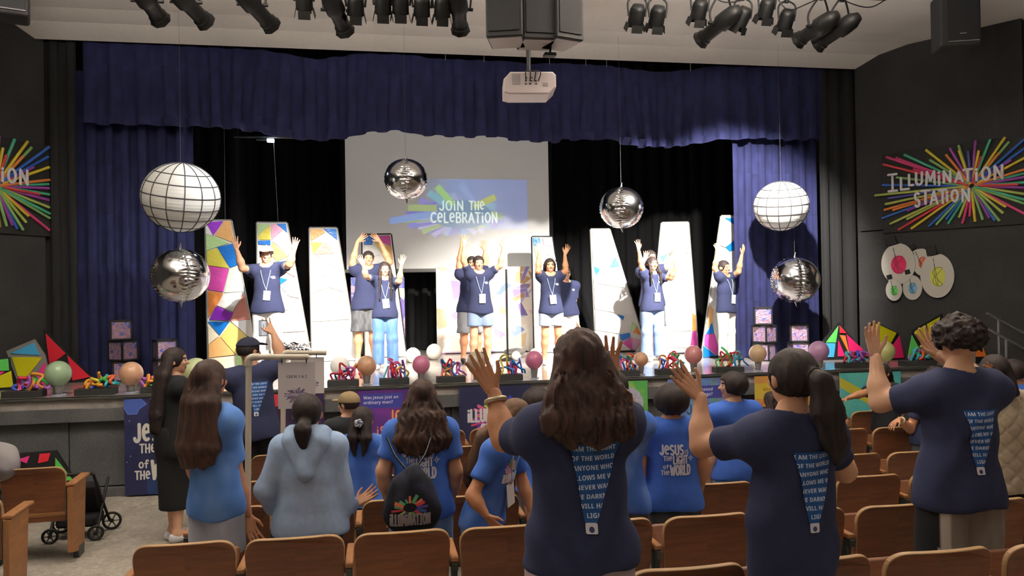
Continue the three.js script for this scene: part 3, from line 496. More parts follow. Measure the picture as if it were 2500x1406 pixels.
// printed crystal murals behind
function muralPaint(sd, base) {
  return painted(700, 700, (g, W, H) => {
    const keep = seed; seed = sd; g.fillStyle = base; g.fillRect(0, 0, W, H);
    const cs = ['#f4f0e8', '#e8d8b0', '#c9a6d8', '#8f7fd0', '#5a78c8', '#f0c8b8', '#d8b47c', '#f7f2e6', '#9fb8e0', '#e8a8c8', '#7a6aa8', '#b98a5a'];
    for (let i = 0; i < 70; i++) { const x = rr(-50, W), y = rr(-50, H), a = rr(0, 6.3), l = rr(80, 260), w = rr(20, 110); g.save(); g.translate(x, y); g.rotate(a); g.globalAlpha = rr(.5, .95); g.fillStyle = cs[Math.floor(rnd() * cs.length)]; g.beginPath(); g.moveTo(0, 0); g.lineTo(l, w * rr(-.2, .3)); g.lineTo(l * rr(.6, 1), w); g.lineTo(l * rr(-.1, .3), w * .7); g.fill(); g.strokeStyle = 'rgba(255,250,240,.8)'; g.lineWidth = 3; g.stroke(); g.restore(); }
    seed = keep;
  });
}
{
  const m = thing('crystal_mural', 'printed crystal mural panel below the screen, right of centre', 'backdrop', [1.96, STAGE, -14.1], 0, 'crystal murals');
  add('print', box(1.8, 1.56, .03, 0, .79, 0), [0, 1, 2, 3, 4, 5].map((f) => (f === 4 ? std(0xffffff, .5, { map: muralPaint(11, '#efe6da') }) : boardWhite)), m); add('foot', rbox(1.5, .02, .4, .005, 0, .01, -.1), edgeBlack, m);
  const n = thing('crystal_mural', 'purple printed mural panel half hidden behind the boy in grey shorts', 'backdrop', [0, STAGE, -14.2], 0, 'crystal murals');
  add('print', box(.95, 1.4, .03, .02, .71, 0), [0, 1, 2, 3, 4, 5].map((f) => (f === 4 ? std(0xffffff, .5, { map: muralPaint(29, '#6a5aa8') }) : boardWhite)), n); add('foot', rbox(.8, .02, .4, .005, 0, .01, -.1), edgeBlack, n);
  const s = thing('microphone_stand', 'thin black upright stand before the crystal mural', 'stand', [2.05, STAGE, -12.3]);
  add('pole', bar([0, .01, 0], [0, 1.46, 0], .017), edgeBlack, s); add('base', lathe([[0, 0], [.15, 0], [.15, .012], [.03, .05], [0, .05]]), edgeBlack, s);
  const w = thing('white_prop_tree', 'white cloth lump at the foot of the crystal mural', 'prop', [2.32, STAGE, -13.2]); add('cloth', new THREE.SphereGeometry(.14, 20, 12).scale(1.4, .5, .8).translate(0, .07, 0), boardWhite, w);
}
// paper globes on the stage floor
const globe = new THREE.SphereGeometry(1, 28, 18), globeMat = std(0xf4efe4, .7);
for (const [x, z, r, l] of [[.55, -12.4, .12, 'white globe on the stage floor behind the first pink balloon bulb'], [.92, -12.9, .13, 'white globe on the floor before the black gap'], [2.17, -12.2, .075, 'small white globe on the floor right of the thin black stand'], [2.5, -12.3, .09, 'white globe on the floor beside the fifth shard'], [-.5, -10.7, .13, 'pale globe at the foot of the third white shard']]) {
  const t = thing('paper_globe', l, 'globe', [x, STAGE, z], 0, 'white globes on the stage floor'); add('shell', globe.clone().scale(r, r, r).translate(0, r, 0), globeMat, t); add('collar', new THREE.TorusGeometry(r * .25, r * .05, 6, 16).rotateX(1.57).translate(0, r * 1.96, 0), boardWhite, t);
}
// ---------------------------------------------------------------- hanging lanterns and foil orbs
const paper = phys(0xf4f4f0, .8, { transmission: .12, thickness: 0 }), tapeBlack = std(0x3c3c3e, .7), stringMat = std(0x6d6d6d, .7);
function lantern(label, pos, r, tiltX, tiltZ, hang) {
  const t = thing('paper_lantern', label, 'lantern', pos, 0, 'white paper lanterns with black grid lines');
  const pts = []; for (let i = 0; i <= 96; i++) { const a = -1.571 + 3.142 * i / 96; pts.push([Math.max(.001, r * Math.cos(a) * (1 - .006 * (i % 3 === 0))), r * .92 * Math.sin(a)]); }
  const q = new THREE.Group(); q.name = 'shade'; q.rotation.set(tiltX, .2, tiltZ); t.add(q);
  add('paper_shell', lathe(pts, 48), paper, q);
  const ring = (f) => { const p = []; for (let i = 0; i < 48; i++) p.push(f(i / 48 * 6.283)); return tube(p, .0062, 96, 5, true); }, R = r * 1.003;
  for (const la of [-.95, -.6, -.25, .1, .45, .8]) add('tape_line', ring((a) => [R * Math.cos(la) * Math.cos(a), R * .92 * Math.sin(la), R * Math.cos(la) * Math.sin(a)]), tapeBlack, q);
  for (let k = 0; k < 7; k++) { const b = k / 7 * 3.1416 + .12; add('tape_line', ring((a) => [R * Math.cos(a) * Math.cos(b), R * .92 * Math.sin(a), R * Math.cos(a) * Math.sin(b)]), tapeBlack, q); }
  add('string', bar([0, r * .9, 0], [0, hang - pos[1], 0], .0014, .0014, 5), stringMat, t);
}
lantern('large white paper lantern with black grid lines, upper left', [-2.235, 3.351, -9.6], .435, .25, -.12, 5.795);
lantern('smaller white paper lantern before the lit blue curtain', [5.887, 3.396, -10.6], .392, .18, .1, 5.76);
const foil = std(0xe2e3e4, .15, { metalness: 1 }), foilRough = std(0xcfd0d2, .2, { metalness: 1 });
function foilGeo(r, seams, turn, squash = 1, crush = 0) {
  const g = new THREE.SphereGeometry(1, 144, 96), p = g.attributes.position, v = V(0, 0, 0);
  for (let i = 0; i < p.count; i++) {
    v.fromBufferAttribute(p, i); const a = Math.atan2(v.z, v.x) + turn, la = Math.asin(v.y), k = seams / 6.2832;
    const f = a * k - Math.round(a * k), near = Math.exp(-Math.pow(f / k * 4.2, 2)), tip = Math.pow(Math.abs(v.y), 8);
    let R = 1 - .035 * Math.exp(-Math.pow(f / k * 14, 2)) + near * (.024 * Math.sin(la * 46 + 5 * noise(la * 6, a * 3)) + .02 * noise(la * 40, a * 20)) + .008 * noise(v.x * 2, v.y * 2, v.z * 2) - .03 * tip;
    if (crush) R *= 1 + crush * (noise(v.x * 3 + 7, v.y * 3, v.z * 3) + .5 * noise(v.x * 8, v.y * 8, v.z * 8 + 3));
    v.multiplyScalar(R * r); p.setXYZ(i, v.x, v.y * squash, v.z);
  }
  g.computeVertexNormals(); return g;
}
function orb(label, pos, r, turn, hang) {
  const t = thing('foil_orb_balloon', label, 'balloon', pos, 0, 'silver foil orb balloons hung over the stage');
  add('foil_skin', foilGeo(r, 4, turn, .97), foil, t);
  for (const s of [-1, 1]) add('foil_tail', bar([0, s * r * .93, 0], [.012, s * r * 1.16, .01], .022, .004, 6), foilRough, t);
  add('string', bar([0, r, 0], [0, hang - pos[1], 0], .0014, .0014, 5), stringMat, t);
}
orb('silver foil orb balloon mirroring the pastel shard, under the large lantern', [-2.254, 2.442, -9.6], .325, .55, 2.945);
orb('silver foil orb balloon floating before the projection screen', [.407, 3.727, -10.5], .285, 1.5, 5.775);
orb('silver foil orb balloon over the white shards right of the screen', [3.405, 3.352, -10.5], .305, 1.2, 5.775);
orb('silver foil orb balloon before the blue curtain above the cubes', [6.085, 2.307, -10.6], .351, 1.35, 3.05);
{
  const t = thing('crumpled_foil_balloon', 'half-deflated crumpled silver foil balloon on the floor behind the capped man', 'balloon', [-1.28, STAGE + .2, -12.05]); add('foil_skin', foilGeo(.3, 4, .4, .66, .12), foil, t); add('foil_tail', bar([.2, .1, 0], [.3, .2, 0], .02, .005, 6), foilRough, t);
}
// ---------------------------------------------------------------- balloon bulbs on cups, along the stage edge
const BALLOON = { mint: 0xbfe0b8, peach: 0xf0bf9a, lime: 0xdbe6ae, pink: 0xe88cb4, beige: 0xd6ccb4, pink2: 0xf0a6a8, cream: 0xf3d4ac, lilac: 0xd9a8d6, yellow: 0xe6eaa0 };
const SAID = { mint: 'mint green', peach: 'peach', lime: 'pale lime', pink: 'pink', beige: 'grey beige', pink2: 'salmon pink', cream: 'cream', lilac: 'lilac', yellow: 'pale yellow' };
const WHERE = ['beside the red cut-out shapes', 'before the left stack of cubes', 'beside the woman in black', 'before the girl in blue jeans', 'right of the girl in blue jeans', 'behind the raised hand', 'above the dark poster, near the mural', 'small, left of the salmon one', 'before the tallest white shard', 'before the right stack of cubes', 'between the ponytail woman and the red shape', 'behind the raised hand of the tall man'];
const cupMat = std(0x9b9a98, .35, { metalness: .55 });
BULBS.forEach(([x, y, z, r, c], i) => {
  const t = thing('balloon_bulb', `${SAID[c]} balloon on a silver cup, ${WHERE[i]}`, 'balloon', [x, STAGE, z], 0, 'balloon light bulbs along the stage edge');
  const cy = y - STAGE, pts = []; for (let k = 0; k <= 30; k++) { const a = -1.5708 + 3.1416 * k / 30, s = Math.sin(a); pts.push([Math.max(.001, r * Math.cos(a) * (s < 0 ? 1 - .1 * s * s : 1)), cy + r * 1.04 * s - (s < -.8 ? (-.8 - s) * r * .25 : 0)]); }
  add('balloon', lathe(pts, 32), phys(BALLOON[c], .28, { clearcoat: .4, transmission: .15, thickness: 0 }), t);
  const ch = Math.max(.05, cy - r * .98); add('cup', lathe([[0, 0], [r * .28, 0], [r * .42, ch], [r * .36, ch], [r * .24, .01], [0, .01]], 24), cupMat, t);
  add('bead_ring', tube(Array.from({ length: 10 }, (_, k) => [r * .5 * Math.cos(k * .628) + .01 * Math.sin(k * 3), .008, r * .5 * Math.sin(k * .628)]), .005, 40, 5, true), phys(0xcfe0ff, .1, { clearcoat: 1 }), t);
});
// ---------------------------------------------------------------- twisted tube sculptures on black blocks
const TW = [0xe23a52, 0x2f8fe0, 0x49b85a, 0xf2a13a, 0xb96ad0, 0x46c4cf, 0xf27ab0, 0xe8d84a, 0x3f5fd0, 0xe86a3a].map((c) => std(c, .35));
const TWHERE = ['before the yellow and pink shape, far left', 'between mint and peach balloons', 'right of the peach balloon', 'before the third shard', 'at the feet of the girl in jeans', 'right of the first pink balloon', 'left of the second pink balloon', 'left of the small peach balloon', 'right of the small peach balloon', 'left of the cream balloon', 'before the red and green shape', 'before the yellow and green shape, far right'];
TRAYS.forEach(([x, w], i) => {
  const fat = i < 3 || i > 9, t = thing('tube_sculpture', `bright twisted tube sculpture on black block, ${TWHERE[i]}`, 'craft', [x, STAGE, -9.44], 0, 'tube sculptures along the stage edge');
  seed = 100 + i * 17;
  add('block', rbox(w, .072, .16, .006, 0, .036, 0), std(0x2c2c2c, .8), t);
  const n = fat ? 9 : 7, rad = fat ? .0175 : .012;
  for (let k = 0; k < n; k++) {
    const a = rr(-.42, .3) * w, b = a + rr(.12, .5) * w, hgt = fat ? rr(.06, .16) : rr(.12, .23), p = [[a, .075, rr(-.05, .05)]];
    const m = 6; for (let s = 1; s < m; s++) p.push([a + (b - a) * s / m + rr(-.05, .05), .075 + hgt * Math.sin(3.14 * s / m) * rr(.55, 1.2), rr(-.06, .06)]);
    p.push([b, .078 + (fat ? rr(0, .06) : 0), rr(-.05, .05)]);
    add('tube', tube(p, rad, 30, 6), TW[Math.floor(rnd() * TW.length)], t);
  }
});
// ---------------------------------------------------------------- film-covered cubes
const cubeFilm = [1, 2, 3].map((sd) => phys(0xffffff, .22, { metalness: .35, clearcoat: .6, clearcoatRoughness: .15, bumpMap: crinkle, bumpScale: .012, map: painted(128, 128, (g) => {
  const keep = seed; seed = sd * 91; g.fillStyle = '#b79ab4'; g.fillRect(0, 0, 128, 128);
  for (let i = 0; i < 46; i++) { g.globalAlpha = rr(.25, .7); g.fillStyle = ['#c88a98', '#8f84cc', '#5a78d8', '#d8a8b8', '#a884c8', '#d0b8c8', '#c8a090', '#3f50d8'][Math.floor(rnd() * 8)]; g.beginPath(); g.ellipse(rr(0, 128), rr(0, 128), rr(5, 24), rr(4, 14), rr(0, 3), 0, 6.3); g.fill(); } seed = keep; }) }));
const CU = .262;
function cubeStack(x, z, turns, side, which) {
  turns.forEach((a, k) => {
    const lv = ['bottom', turns.length === 3 ? 'middle' : 'top', 'top'][k];
    const t = thing('film_cube', `${lv} iridescent film cube with black edges, ${which} stack ${side}`, 'cube', [x + [0, .006, -.01][k], STAGE + k * (CU + .008), z], a, 'iridescent cubes beside the curtains');
    const bars = []; for (const u of [-1, 1]) for (const v of [-1, 1]) { const e = CU / 2 - .011; bars.push(box(CU, .022, .022, 0, u * e + CU / 2, v * e), box(.022, CU, .022, u * e, CU / 2, v * e), box(.022, .022, CU, u * e, v * e + CU / 2, 0)); }
    add('frame', merge(bars), edgeBlack, t);
    const s = CU - .03; for (let f = 0; f < 4; f++) { const g = new THREE.BoxGeometry(s, s, .004).translate(0, CU / 2, CU / 2 - .012).rotateY(f * 1.5708); add('film_pane', g, cubeFilm[(k + f) % 3], t); }
    add('film_pane', box(s, .004, s, 0, CU - .012, 0), cubeFilm[k % 3], t);
  });
}
cubeStack(-3.297, -10.95, [.35, -.55, .25], 'before the left blue curtain', 'taller'); cubeStack(-2.78, -10.95, [.5, .45], 'before the left blue curtain', 'shorter');
cubeStack(5.718, -10.87, [-.9, .45, -.45], 'before the right blue curtain', 'taller'); cubeStack(6.271, -10.87, [-.25, -.4], 'before the right blue curtain', 'shorter');
// ---------------------------------------------------------------- neon cut-out gems
const NEON = {}; for (const [k, c] of Object.entries({ green: 0x66d966, pink: 0xff3fa0, yellow: 0xe6e21c, blue: 0x4ab4ea, red: 0xfb3248, teal: 0x6fc8c8, magenta: 0xf52a78, orange: 0xff8a3a, salmon: 0xf08a80 })) NEON[k] = std(c, .45);
const gemSaid = ['neon green and yellow cut-out at the far left edge of the stage', 'silver-edged cut-out with blue, yellow and pink panes', 'red triangular cut-out shape beside the mint balloon', 'red, orange and blue-green pyramid cut-out right of the blue curtain', 'yellow and hot pink cut-out behind the raised hand', 'yellow and green cut-out left of the tall man\'s head', 'cut-out with an orange corner right of the tall man\'s head', 'black cut-out with green and red triangles leaning low on the stage front'];
GEMS.forEach(([pos, fr, poly, panes], i) => {
  const t = thing('gem_cutout', gemSaid[i], 'cut-out', pos, 0, 'neon gem cut-outs');
  const ccw = (p) => { let a = 0; p.forEach((q, k) => { const r = p[(k + 1) % p.length]; a += q[0] * r[1] - r[0] * q[1]; }); return a > 0 ? p : [...p].reverse(); };
  add('board', prism(ccw(poly), .03), fr === 'black' ? edgeBlack : std(0xa8a8a6, .35, { metalness: .4 }), t).position.z = -.03;
  for (const [c, ...q] of panes) add('pane', prism(ccw(q), .012, .003), NEON[c], t);
  add('stand_block', rbox(.22, .05, .14, .006, 0, .025, -.11), edgeBlack, t);
});
// ---------------------------------------------------------------- side signs with straws
const STRAW = {}; for (const [k, c] of Object.entries({ pink: 0xd8427e, teal: 0x45b08a, red: 0xd04048, yellow: 0xe0cc3a, green: 0x84b46a, orange: 0xe0863f, purple: 0x9a44a8, navy: 0x4a4a94, blue: 0x2f66c4, lime: 0xb0c060 })) STRAW[k] = std(c, .45);
const signLetter = std(0xefebf2, .4);
function straySign(label, turn, ox, oz, t0, y0, cut) {
  const t = thing('burst_sign', label, 'sign', [ox + Math.cos(turn) * t0 + Math.sin(turn) * .01, y0, oz - Math.sin(turn) * t0 + Math.cos(turn) * .01], turn, 'burst signs on the side walls');
  const bl = cut ? [-.9, .72] : [-1.22, 1.0];
  add('board', rbox(bl[1] - bl[0], 1.2, .02, .004, (bl[0] + bl[1]) / 2, 0.02, .012), std(0x262524, .8), t);
  STRAWS.forEach(([sx, sy, c], i) => {
    const cl = cut && sx > .7 ? .7 / sx : 1, x = sx * cl, y = sy * cl;
    const L = Math.hypot(x, y), f = Math.min(.3, (.03 + .07 * ((i * 7) % 5) / 5) / L); add('straw', bar([x * f, y * f, .032 + .006 * (i % 4)], [x, y, .032 + .006 * (i % 4)], .0195, .0195, 8), STRAW[c], t);
  });
  for (const [ch, xa, ya, xb, yb] of SIGN_LETTERS) {
    const g = GLYPH[ch], w = xb - xa, h = yb - ya, gs = [];
    for (const l of g.slice(1)) { const p = l.map(([a, b]) => [xa + .012 + a / g[0] * (w - .024), ya + .012 + b * (h - .024), .07]); for (let k = 0; k + 1 < p.length; k++) { gs.push(bar(p[k], p[k + 1], .0195, .0195, 8)); } for (const q of p) gs.push(new THREE.SphereGeometry(.0195, 8, 6).translate(...q)); }
    add('letter', merge(gs).translate(0, 0, -.07).scale(1, 1, .6).translate(0, 0, .07), signLetter, t);
  }
}
const TURN = Math.atan2(.83, .56);
straySign('black sign with rainbow straws reading ILLUMINATION STATION on right wall', -TURN, 7.4, -11.1, SIGN_RIGHT[0], SIGN_RIGHT[1], false);
straySign('rainbow straw burst sign cut off at the left edge, ending ON', TURN, -4.25, -11.2, SIGN_LEFT[0], SIGN_LEFT[1], true);
// paper light bulbs
PAPER_BULBS.forEach(([u, y, rx, ry, cu, cy, c], i) => {
  const lay = [.03, .018, .03, .05, .018][i], t = thing('paper_light_bulb', ['large white paper light bulb with pink centre', 'paper light bulb with orange centre, between two large ones', 'large white paper light bulb with yellow centre, rightmost', 'smallest paper light bulb with green centre', 'small paper light bulb with blue centre'][i], 'wall decoration', [7.4 + Math.cos(TURN) * u - Math.sin(TURN) * lay, y, -11.1 + Math.sin(TURN) * u + Math.cos(TURN) * lay], -TURN, 'paper light bulbs on the right wall');
  const nx = (cu - u) * .78, ny = (cy - y) * .8, an = Math.atan2(ny, nx), sh = new THREE.Shape(), gap = .42, N = 40;
  for (let k = 0; k <= N; k++) { const a = an + gap + (6.2832 - 2 * gap) * k / N; sh[k ? 'lineTo' : 'moveTo'](rx * Math.cos(a), ry * Math.sin(a)); }
  const px = -Math.sin(an) * rx * .24, py = Math.cos(an) * rx * .24; sh.lineTo(nx - px, ny - py); sh.lineTo(nx + px, ny + py); sh.closePath();
  add('paper', new THREE.ExtrudeGeometry(sh, { depth: .012, bevelEnabled: false }), std(0xd8d6cc, .7), t);
  const col = { pink: 0xe8386e, orange: 0xee8a70, yellow: 0xdfe46a, green: 0x6fd86a, blue: 0x86c6ec }[c], dx = -nx * .12, dy = -ny * .05;
  add('colour_spot', new THREE.CylinderGeometry(rx * .45, rx * .45, .003, 28).rotateX(1.5708).scale(1, ry / rx, 1).translate(dx, dy, .0135), std(col, .8), t);
  const fil = []; for (let k = 0; k < 14; k++) { const a = k / 13 * 6.28 - 1.57; fil.push([dx + rx * .28 * Math.sin(2 * a), dy + ry * .42 * Math.sin(a + .3), .0165]); }
  add('filament', tube([[nx * .9, ny * .9, .016], ...fil, [nx * .8, ny * .85, .016]], .0025, 90, 4), std(0x4a4440, .7), t);
  const cap = rbox(rx * .6, rx * .55, .03, .006); cap.rotateZ(an - 1.5708); cap.translate((cu - u), (cy - y), .01); add('cap', cap, edgeBlack, t);
});
// ---------------------------------------------------------------- posters along the stage front
function lines(g, rows, font, color, x, y, dy, align = 'center') { g.fillStyle = color; g.font = font; g.textAlign = align; g.textBaseline = 'alphabetic'; rows.forEach((r, i) => g.fillText(r, x, y + i * dy)); }
function cloudy(g, W, H, cs, n, sd, r0, r1, al = .35) { const keep = seed; seed = sd; for (let i = 0; i < n; i++) { g.globalAlpha = rr(.1, al); g.fillStyle = cs[Math.floor(rnd() * cs.length)]; g.beginPath(); g.ellipse(rr(0, W), rr(0, H), rr(r0, r1), rr(r0, r1) * .7, rr(0, 3), 0, 6.3); g.fill(); } g.globalAlpha = 1; seed = keep; }
const logo = (g, x, y, w, c) => { const k = w / 300; letter(g, 'JeSUS', x, y + 100 * k, 90 * k, 230 * k, c, .2); letter(g, 'iS', x + 246 * k, y + 98 * k, 40 * k, 40 * k, c, .2); letter(g, 'THe', x + 30 * k, y + 160 * k, 44 * k, 80 * k, c, .2); letter(g, 'LiGHT', x + 124 * k, y + 190 * k, 76 * k, 150 * k, c, .2); letter(g, 'of', x + 24 * k, y + 240 * k, 40 * k, 48 * k, c, .2); letter(g, 'THe', x + 4 * k, y + 300 * k, 42 * k, 76 * k, c, .2); letter(g, 'WORLD', x + 92 * k, y + 300 * k, 92 * k, 210 * k, c, .2); g.strokeStyle = c; g.lineWidth = 6 * k; for (let a = 0; a < 8; a++) { g.beginPath(); g.moveTo(x + (312 + 8 * Math.cos(a * .785)) * k, y + (140 + 8 * Math.sin(a * .785)) * k); g.lineTo(x + (312 + (a % 2 ? 20 : 32) * Math.cos(a * .785)) * k, y + (140 + (a % 2 ? 20 : 32) * Math.sin(a * .785)) * k); g.stroke(); } };
const POSTER_ART = [
  ['dark starry poster reading JESUS IS THE LIGHT OF THE WORLD', (g, W, H) => { g.fillStyle = '#22264e'; g.fillRect(0, 0, W, H); cloudy(g, W, H, ['#2f2f66', '#1b2248', '#2a4a86', '#3a3060'], 60, 3, 40, 130); cloudy(g, W, H * .3, [], 0, 1, 1, 2); g.fillStyle = '#1c4f8c'; g.globalAlpha = .45; g.fillRect(W * .3, H * .83, W * .7, H * .17); g.globalAlpha = 1; g.strokeStyle = '#5a74c8'; g.lineWidth = 9; g.fillStyle = '#4a62b4'; g.beginPath(); g.moveTo(0, 0); g.lineTo(W * .2, 0); g.lineTo(W * .3, H * .07); g.lineTo(W * .2, H * .12); g.lineTo(W * .17, H * .17); g.lineTo(W * .05, H * .17); g.lineTo(0, H * .1); g.fill(); g.stroke(); g.fillStyle = '#b8c4e8'; for (const [a, b] of [[.36, .02], [.38, .06], [.46, .03], [.07, .24], [.08, .6], [.03, .66], [.7, .05], [.85, .12]]) { g.beginPath(); g.arc(W * a, H * b, 5, 0, 6.3); g.fill(); } logo(g, W * .13, H * .26, W * .78, '#f2eee4'); }],
  ['purple-topped dark poster reading JESUS IS MESSIAH behind the crew sign', (g, W, H) => { g.fillStyle = '#2a1c3c'; g.fillRect(0, 0, W, H); cloudy(g, W, H, ['#4a2a78', '#1b1226', '#5a2a50'], 50, 7, 40, 120); g.fillStyle = '#d03a4a'; g.beginPath(); g.roundRect(W * .1, H * .02, W * .5, H * .13, 30); g.fill(); letter(g, 'JeSUS iS', W * .06, H * .52, 86, W * .84, '#f2eee4', .18); letter(g, 'MeSSiAH', W * .08, H * .68, 92, W * .84, '#f2eee4', .18); }],
  ['purple poster asking about an ordinary man, with orange letters', (g, W, H) => { g.fillStyle = '#5a2a80'; g.fillRect(0, 0, W, H); cloudy(g, W, H, ['#7a3aa0', '#47206a', '#9a3a98', '#3a2a78'], 70, 9, 40, 130); g.fillStyle = '#3a3f9a'; g.fillRect(W * .06, H * .05, W * .6, H * .16); lines(g, ['Was Jesus just an', 'ordinary man?'], 'bold 40px sans-serif', '#ece4f4', W * .09, H * .11, 46, 'left'); letter(g, 'JeSUS', W * .46, H * .37, 110, W * .5, '#f2a95a', .16); letter(g, 'iS THe', W * .28, H * .5, 76, W * .5, '#f2a95a', .16); letter(g, 'SON OF', W * .22, H * .66, 100, W * .6, '#f2a95a', .16); letter(g, 'GOD WHO', W * .2, H * .78, 70, W * .66, '#f2a95a', .16); }],
  ['navy poster with rainbow burst and ILLUMINATION lettering', (g, W, H) => { g.fillStyle = '#23264a'; g.fillRect(0, 0, W, H); burst(g, W * .55, H * .36, W * .42, H * .25, 54, ['#6a3aa8', '#3a46c0', '#e84a6a', '#f0a04a', '#c8d85a', '#4ab8b0', '#a848b0', '#e86aa0'], 15, 24, .1); letter(g, 'iLLUMiNATION', W * .12, H * .4, 110, W * .84, '#f4f0f4', .2); letter(g, 'STATiON', W * .3, H * .55, 100, W * .5, '#f4f0f4', .2); }],
  ['green and yellow poster with a pale dotted ball', (g, W, H) => { g.fillStyle = '#5ab05a'; g.fillRect(0, 0, W, H); cloudy(g, W, H, ['#7ac85a', '#a8d060', '#e8c050', '#4aa060', '#90c870'], 80, 21, 40, 130); g.fillStyle = '#c4c4dc'; g.beginPath(); g.arc(W * .68, H * .27, W * .25, 0, 6.3); g.fill(); cloudy(g, 0, 0, [], 0, 1, 1, 1); const k = seed; seed = 5; for (let i = 0; i < 160; i++) { const a = rr(0, 6.3), q = Math.sqrt(rnd()) * W * .24; g.fillStyle = rnd() < .5 ? '#9aa0c0' : '#e8e8f4'; g.fillRect(W * .68 + q * Math.cos(a), H * .27 + q * Math.sin(a), 10, 8); } seed = k; letter(g, 'g', W * .83, H * .62, 80, W * .1, '#3c5048', .13); letter(g, 'O', W * .83, H * .73, 60, W * .09, '#3c5048', .13); }],
  ['blue poster reading JESUS LIVED, DIED, ROSE TO LIFE behind the boy', (g, W, H) => { g.fillStyle = '#6f9ed8'; g.fillRect(0, 0, W, H); cloudy(g, W, H * .4, ['#6a52b0', '#8a5ab8', '#7ab870', '#5a62c0'], 40, 31, 40, 120, .5); cloudy(g, W, H, ['#8ab8e8', '#6aa8e0', '#a0c8ec'], 50, 33, 40, 120); g.fillStyle = '#44489c'; g.fillRect(W * .26, H * .1, W * .62, H * .15); lines(g, ['happened', 'time ago?'], 'bold 42px sans-serif', '#e4ecf8', W * .57, H * .16, 48); letter(g, 'JeSUS', W * .3, H * .42, 90, W * .56, '#2f4388', .15); letter(g, 'Live d Die d', W * .08, H * .57, 84, W * .86, '#2f4388', .15); letter(g, 'To ROSe Life', W * .08, H * .69, 64, W * .86, '#2f4388', .15); }],
  ['orange and yellow striped poster left of the ponytail', (g, W, H) => { g.fillStyle = '#e8a85a'; g.fillRect(0, 0, W, H); for (let i = 0; i < 14; i++) { g.fillStyle = ['#e86a4a', '#f0c050', '#8ac06a', '#f09a4a', '#e8d870', '#d85a5a'][i % 6]; g.globalAlpha = .6; g.beginPath(); g.moveTo(W * .5, -H * .1); g.lineTo(W * (i / 7 - .5), H); g.lineTo(W * (i / 7 - .4), H); g.fill(); } g.globalAlpha = 1; g.fillStyle = '#e8cc50'; g.fillRect(0, H * .1, W * .6, H * .18); lines(g, ['Why'], 'bold 40px sans-serif', '#a87a30', W * .2, H * .19, 46); }],
  ['teal poster with yellow beam and white lettering behind the pointing person', (g, W, H) => { g.fillStyle = '#5cc4c0'; g.fillRect(0, 0, W, H); cloudy(g, W, H * .5, ['#6ad0c8', '#58bcd0', '#78d8c0'], 40, 51, 40, 120); g.fillStyle = '#4a74c8'; g.beginPath(); g.moveTo(0, H * .78); g.lineTo(W * .5, H * .5); g.lineTo(W, H * .5); g.lineTo(W, H); g.lineTo(0, H); g.fill(); cloudy(g, W, H, ['#5ab4a8', '#4a8ad0'], 30, 53, 30, 90, .3); g.fillStyle = '#d8d04a'; g.beginPath(); g.moveTo(0, H * .06); g.lineTo(W * .9, H * .46); g.lineTo(W * .7, H * .52); g.lineTo(0, H * .18); g.fill(); letter(g, 'LiGHT', W * .5, H * .56, 84, W * .42, '#f0f4e8', .22); letter(g, 'Of THe WORLD', W * .22, H * .68, 74, W * .74, '#f0f4e8', .22); letter(g, 'ANYONe WHO FOLLOWS', W * .08, H * .78, 60, W * .88, '#f0f4e8', .24); letter(g, 'NeVeR WALK iN DARK', W * .08, H * .87, 58, W * .88, '#f0f4e8', .24); letter(g, 'BUT WiLL HAVe', W * .3, H * .96, 56, W * .6, '#f0f4e8', .24); }],
];
POSTERS.forEach(([a, b], i) => {
  const w = b - a, h = 1.07, t = thing('stage_poster', POSTER_ART[i][0], 'poster', [(a + b) / 2, .02, LIP + .085]);
  add('sheet', box(w, h, .006, 0, h / 2, 0), [0, 1, 2, 3, 4, 5].map((f) => (f === 4 ? std(0xffffff, .55, { map: painted(640, 860, POSTER_ART[i][1]) }) : boardWhite)), t);
  add('top_batten', rbox(w, .02, .012, .004, 0, h - .005, .001), edgeBlack, t);
});

// ---------------------------------------------------------------- lighting pipes and fixtures
const lampBlack = std(0x0e0e0f, .5), lampSteel = std(0x1a1a1b, .4, { metalness: .3 }), lensOn = std(0xfff8ea, .3, { emissive: 0xfff2dc, emissiveIntensity: 6 }), lensOff = std(0x30363c, .1);
for (const [x0, x1, y, l] of [[-2.75, 1.15, 5.47, 'left'], [2.5, 5.75, 5.45, 'right']]) {
  const t = thing('lighting_pipe', `black lighting pipe along the top, ${l} of the speaker cluster`, 'pipe', [(x0 + x1) / 2, y, -7.95], 0, 'lighting pipes');
  add('pipe', bar([-(x1 - x0) / 2, 0, 0], [(x1 - x0) / 2, 0, 0], .026), lampBlack, t);
  for (const s of [-.8, 0, .8]) add('hanger_rod', bar([s * (x1 - x0) / 2, 0, 0], [s * (x1 - x0) / 2, 5.79 - y, 0], .01), lampBlack, t);
  const n = Math.round((x1 - x0) / .8); for (let k = 0; k < n; k++) { const a = -(x1 - x0) / 2 + .3 + k * .78; add('cable', tube([[a, -.02, .03], [a + .15, -.1 - .05 * (k % 3), .05], [a + .4, -.12, .03], [a + .6, -.02, .04]], .007, 20, 5), lampBlack, t); }
}
const orient = (g, a, b) => g.applyQuaternion(new THREE.Quaternion().setFromUnitVectors(V(0, 1, 0), V(...b).sub(V(...a)).normalize()));
const elSaid = ['at the far left of the left pipe', 'second from the left on the left pipe', 'third from the left, tilted right', 'hanging low over the valance, left of centre', 'lit, pointing down next to the speaker cluster', 'tilted left, on the right pipe', 'lit at its mouth, second from the right', 'rightmost on the right pipe'];
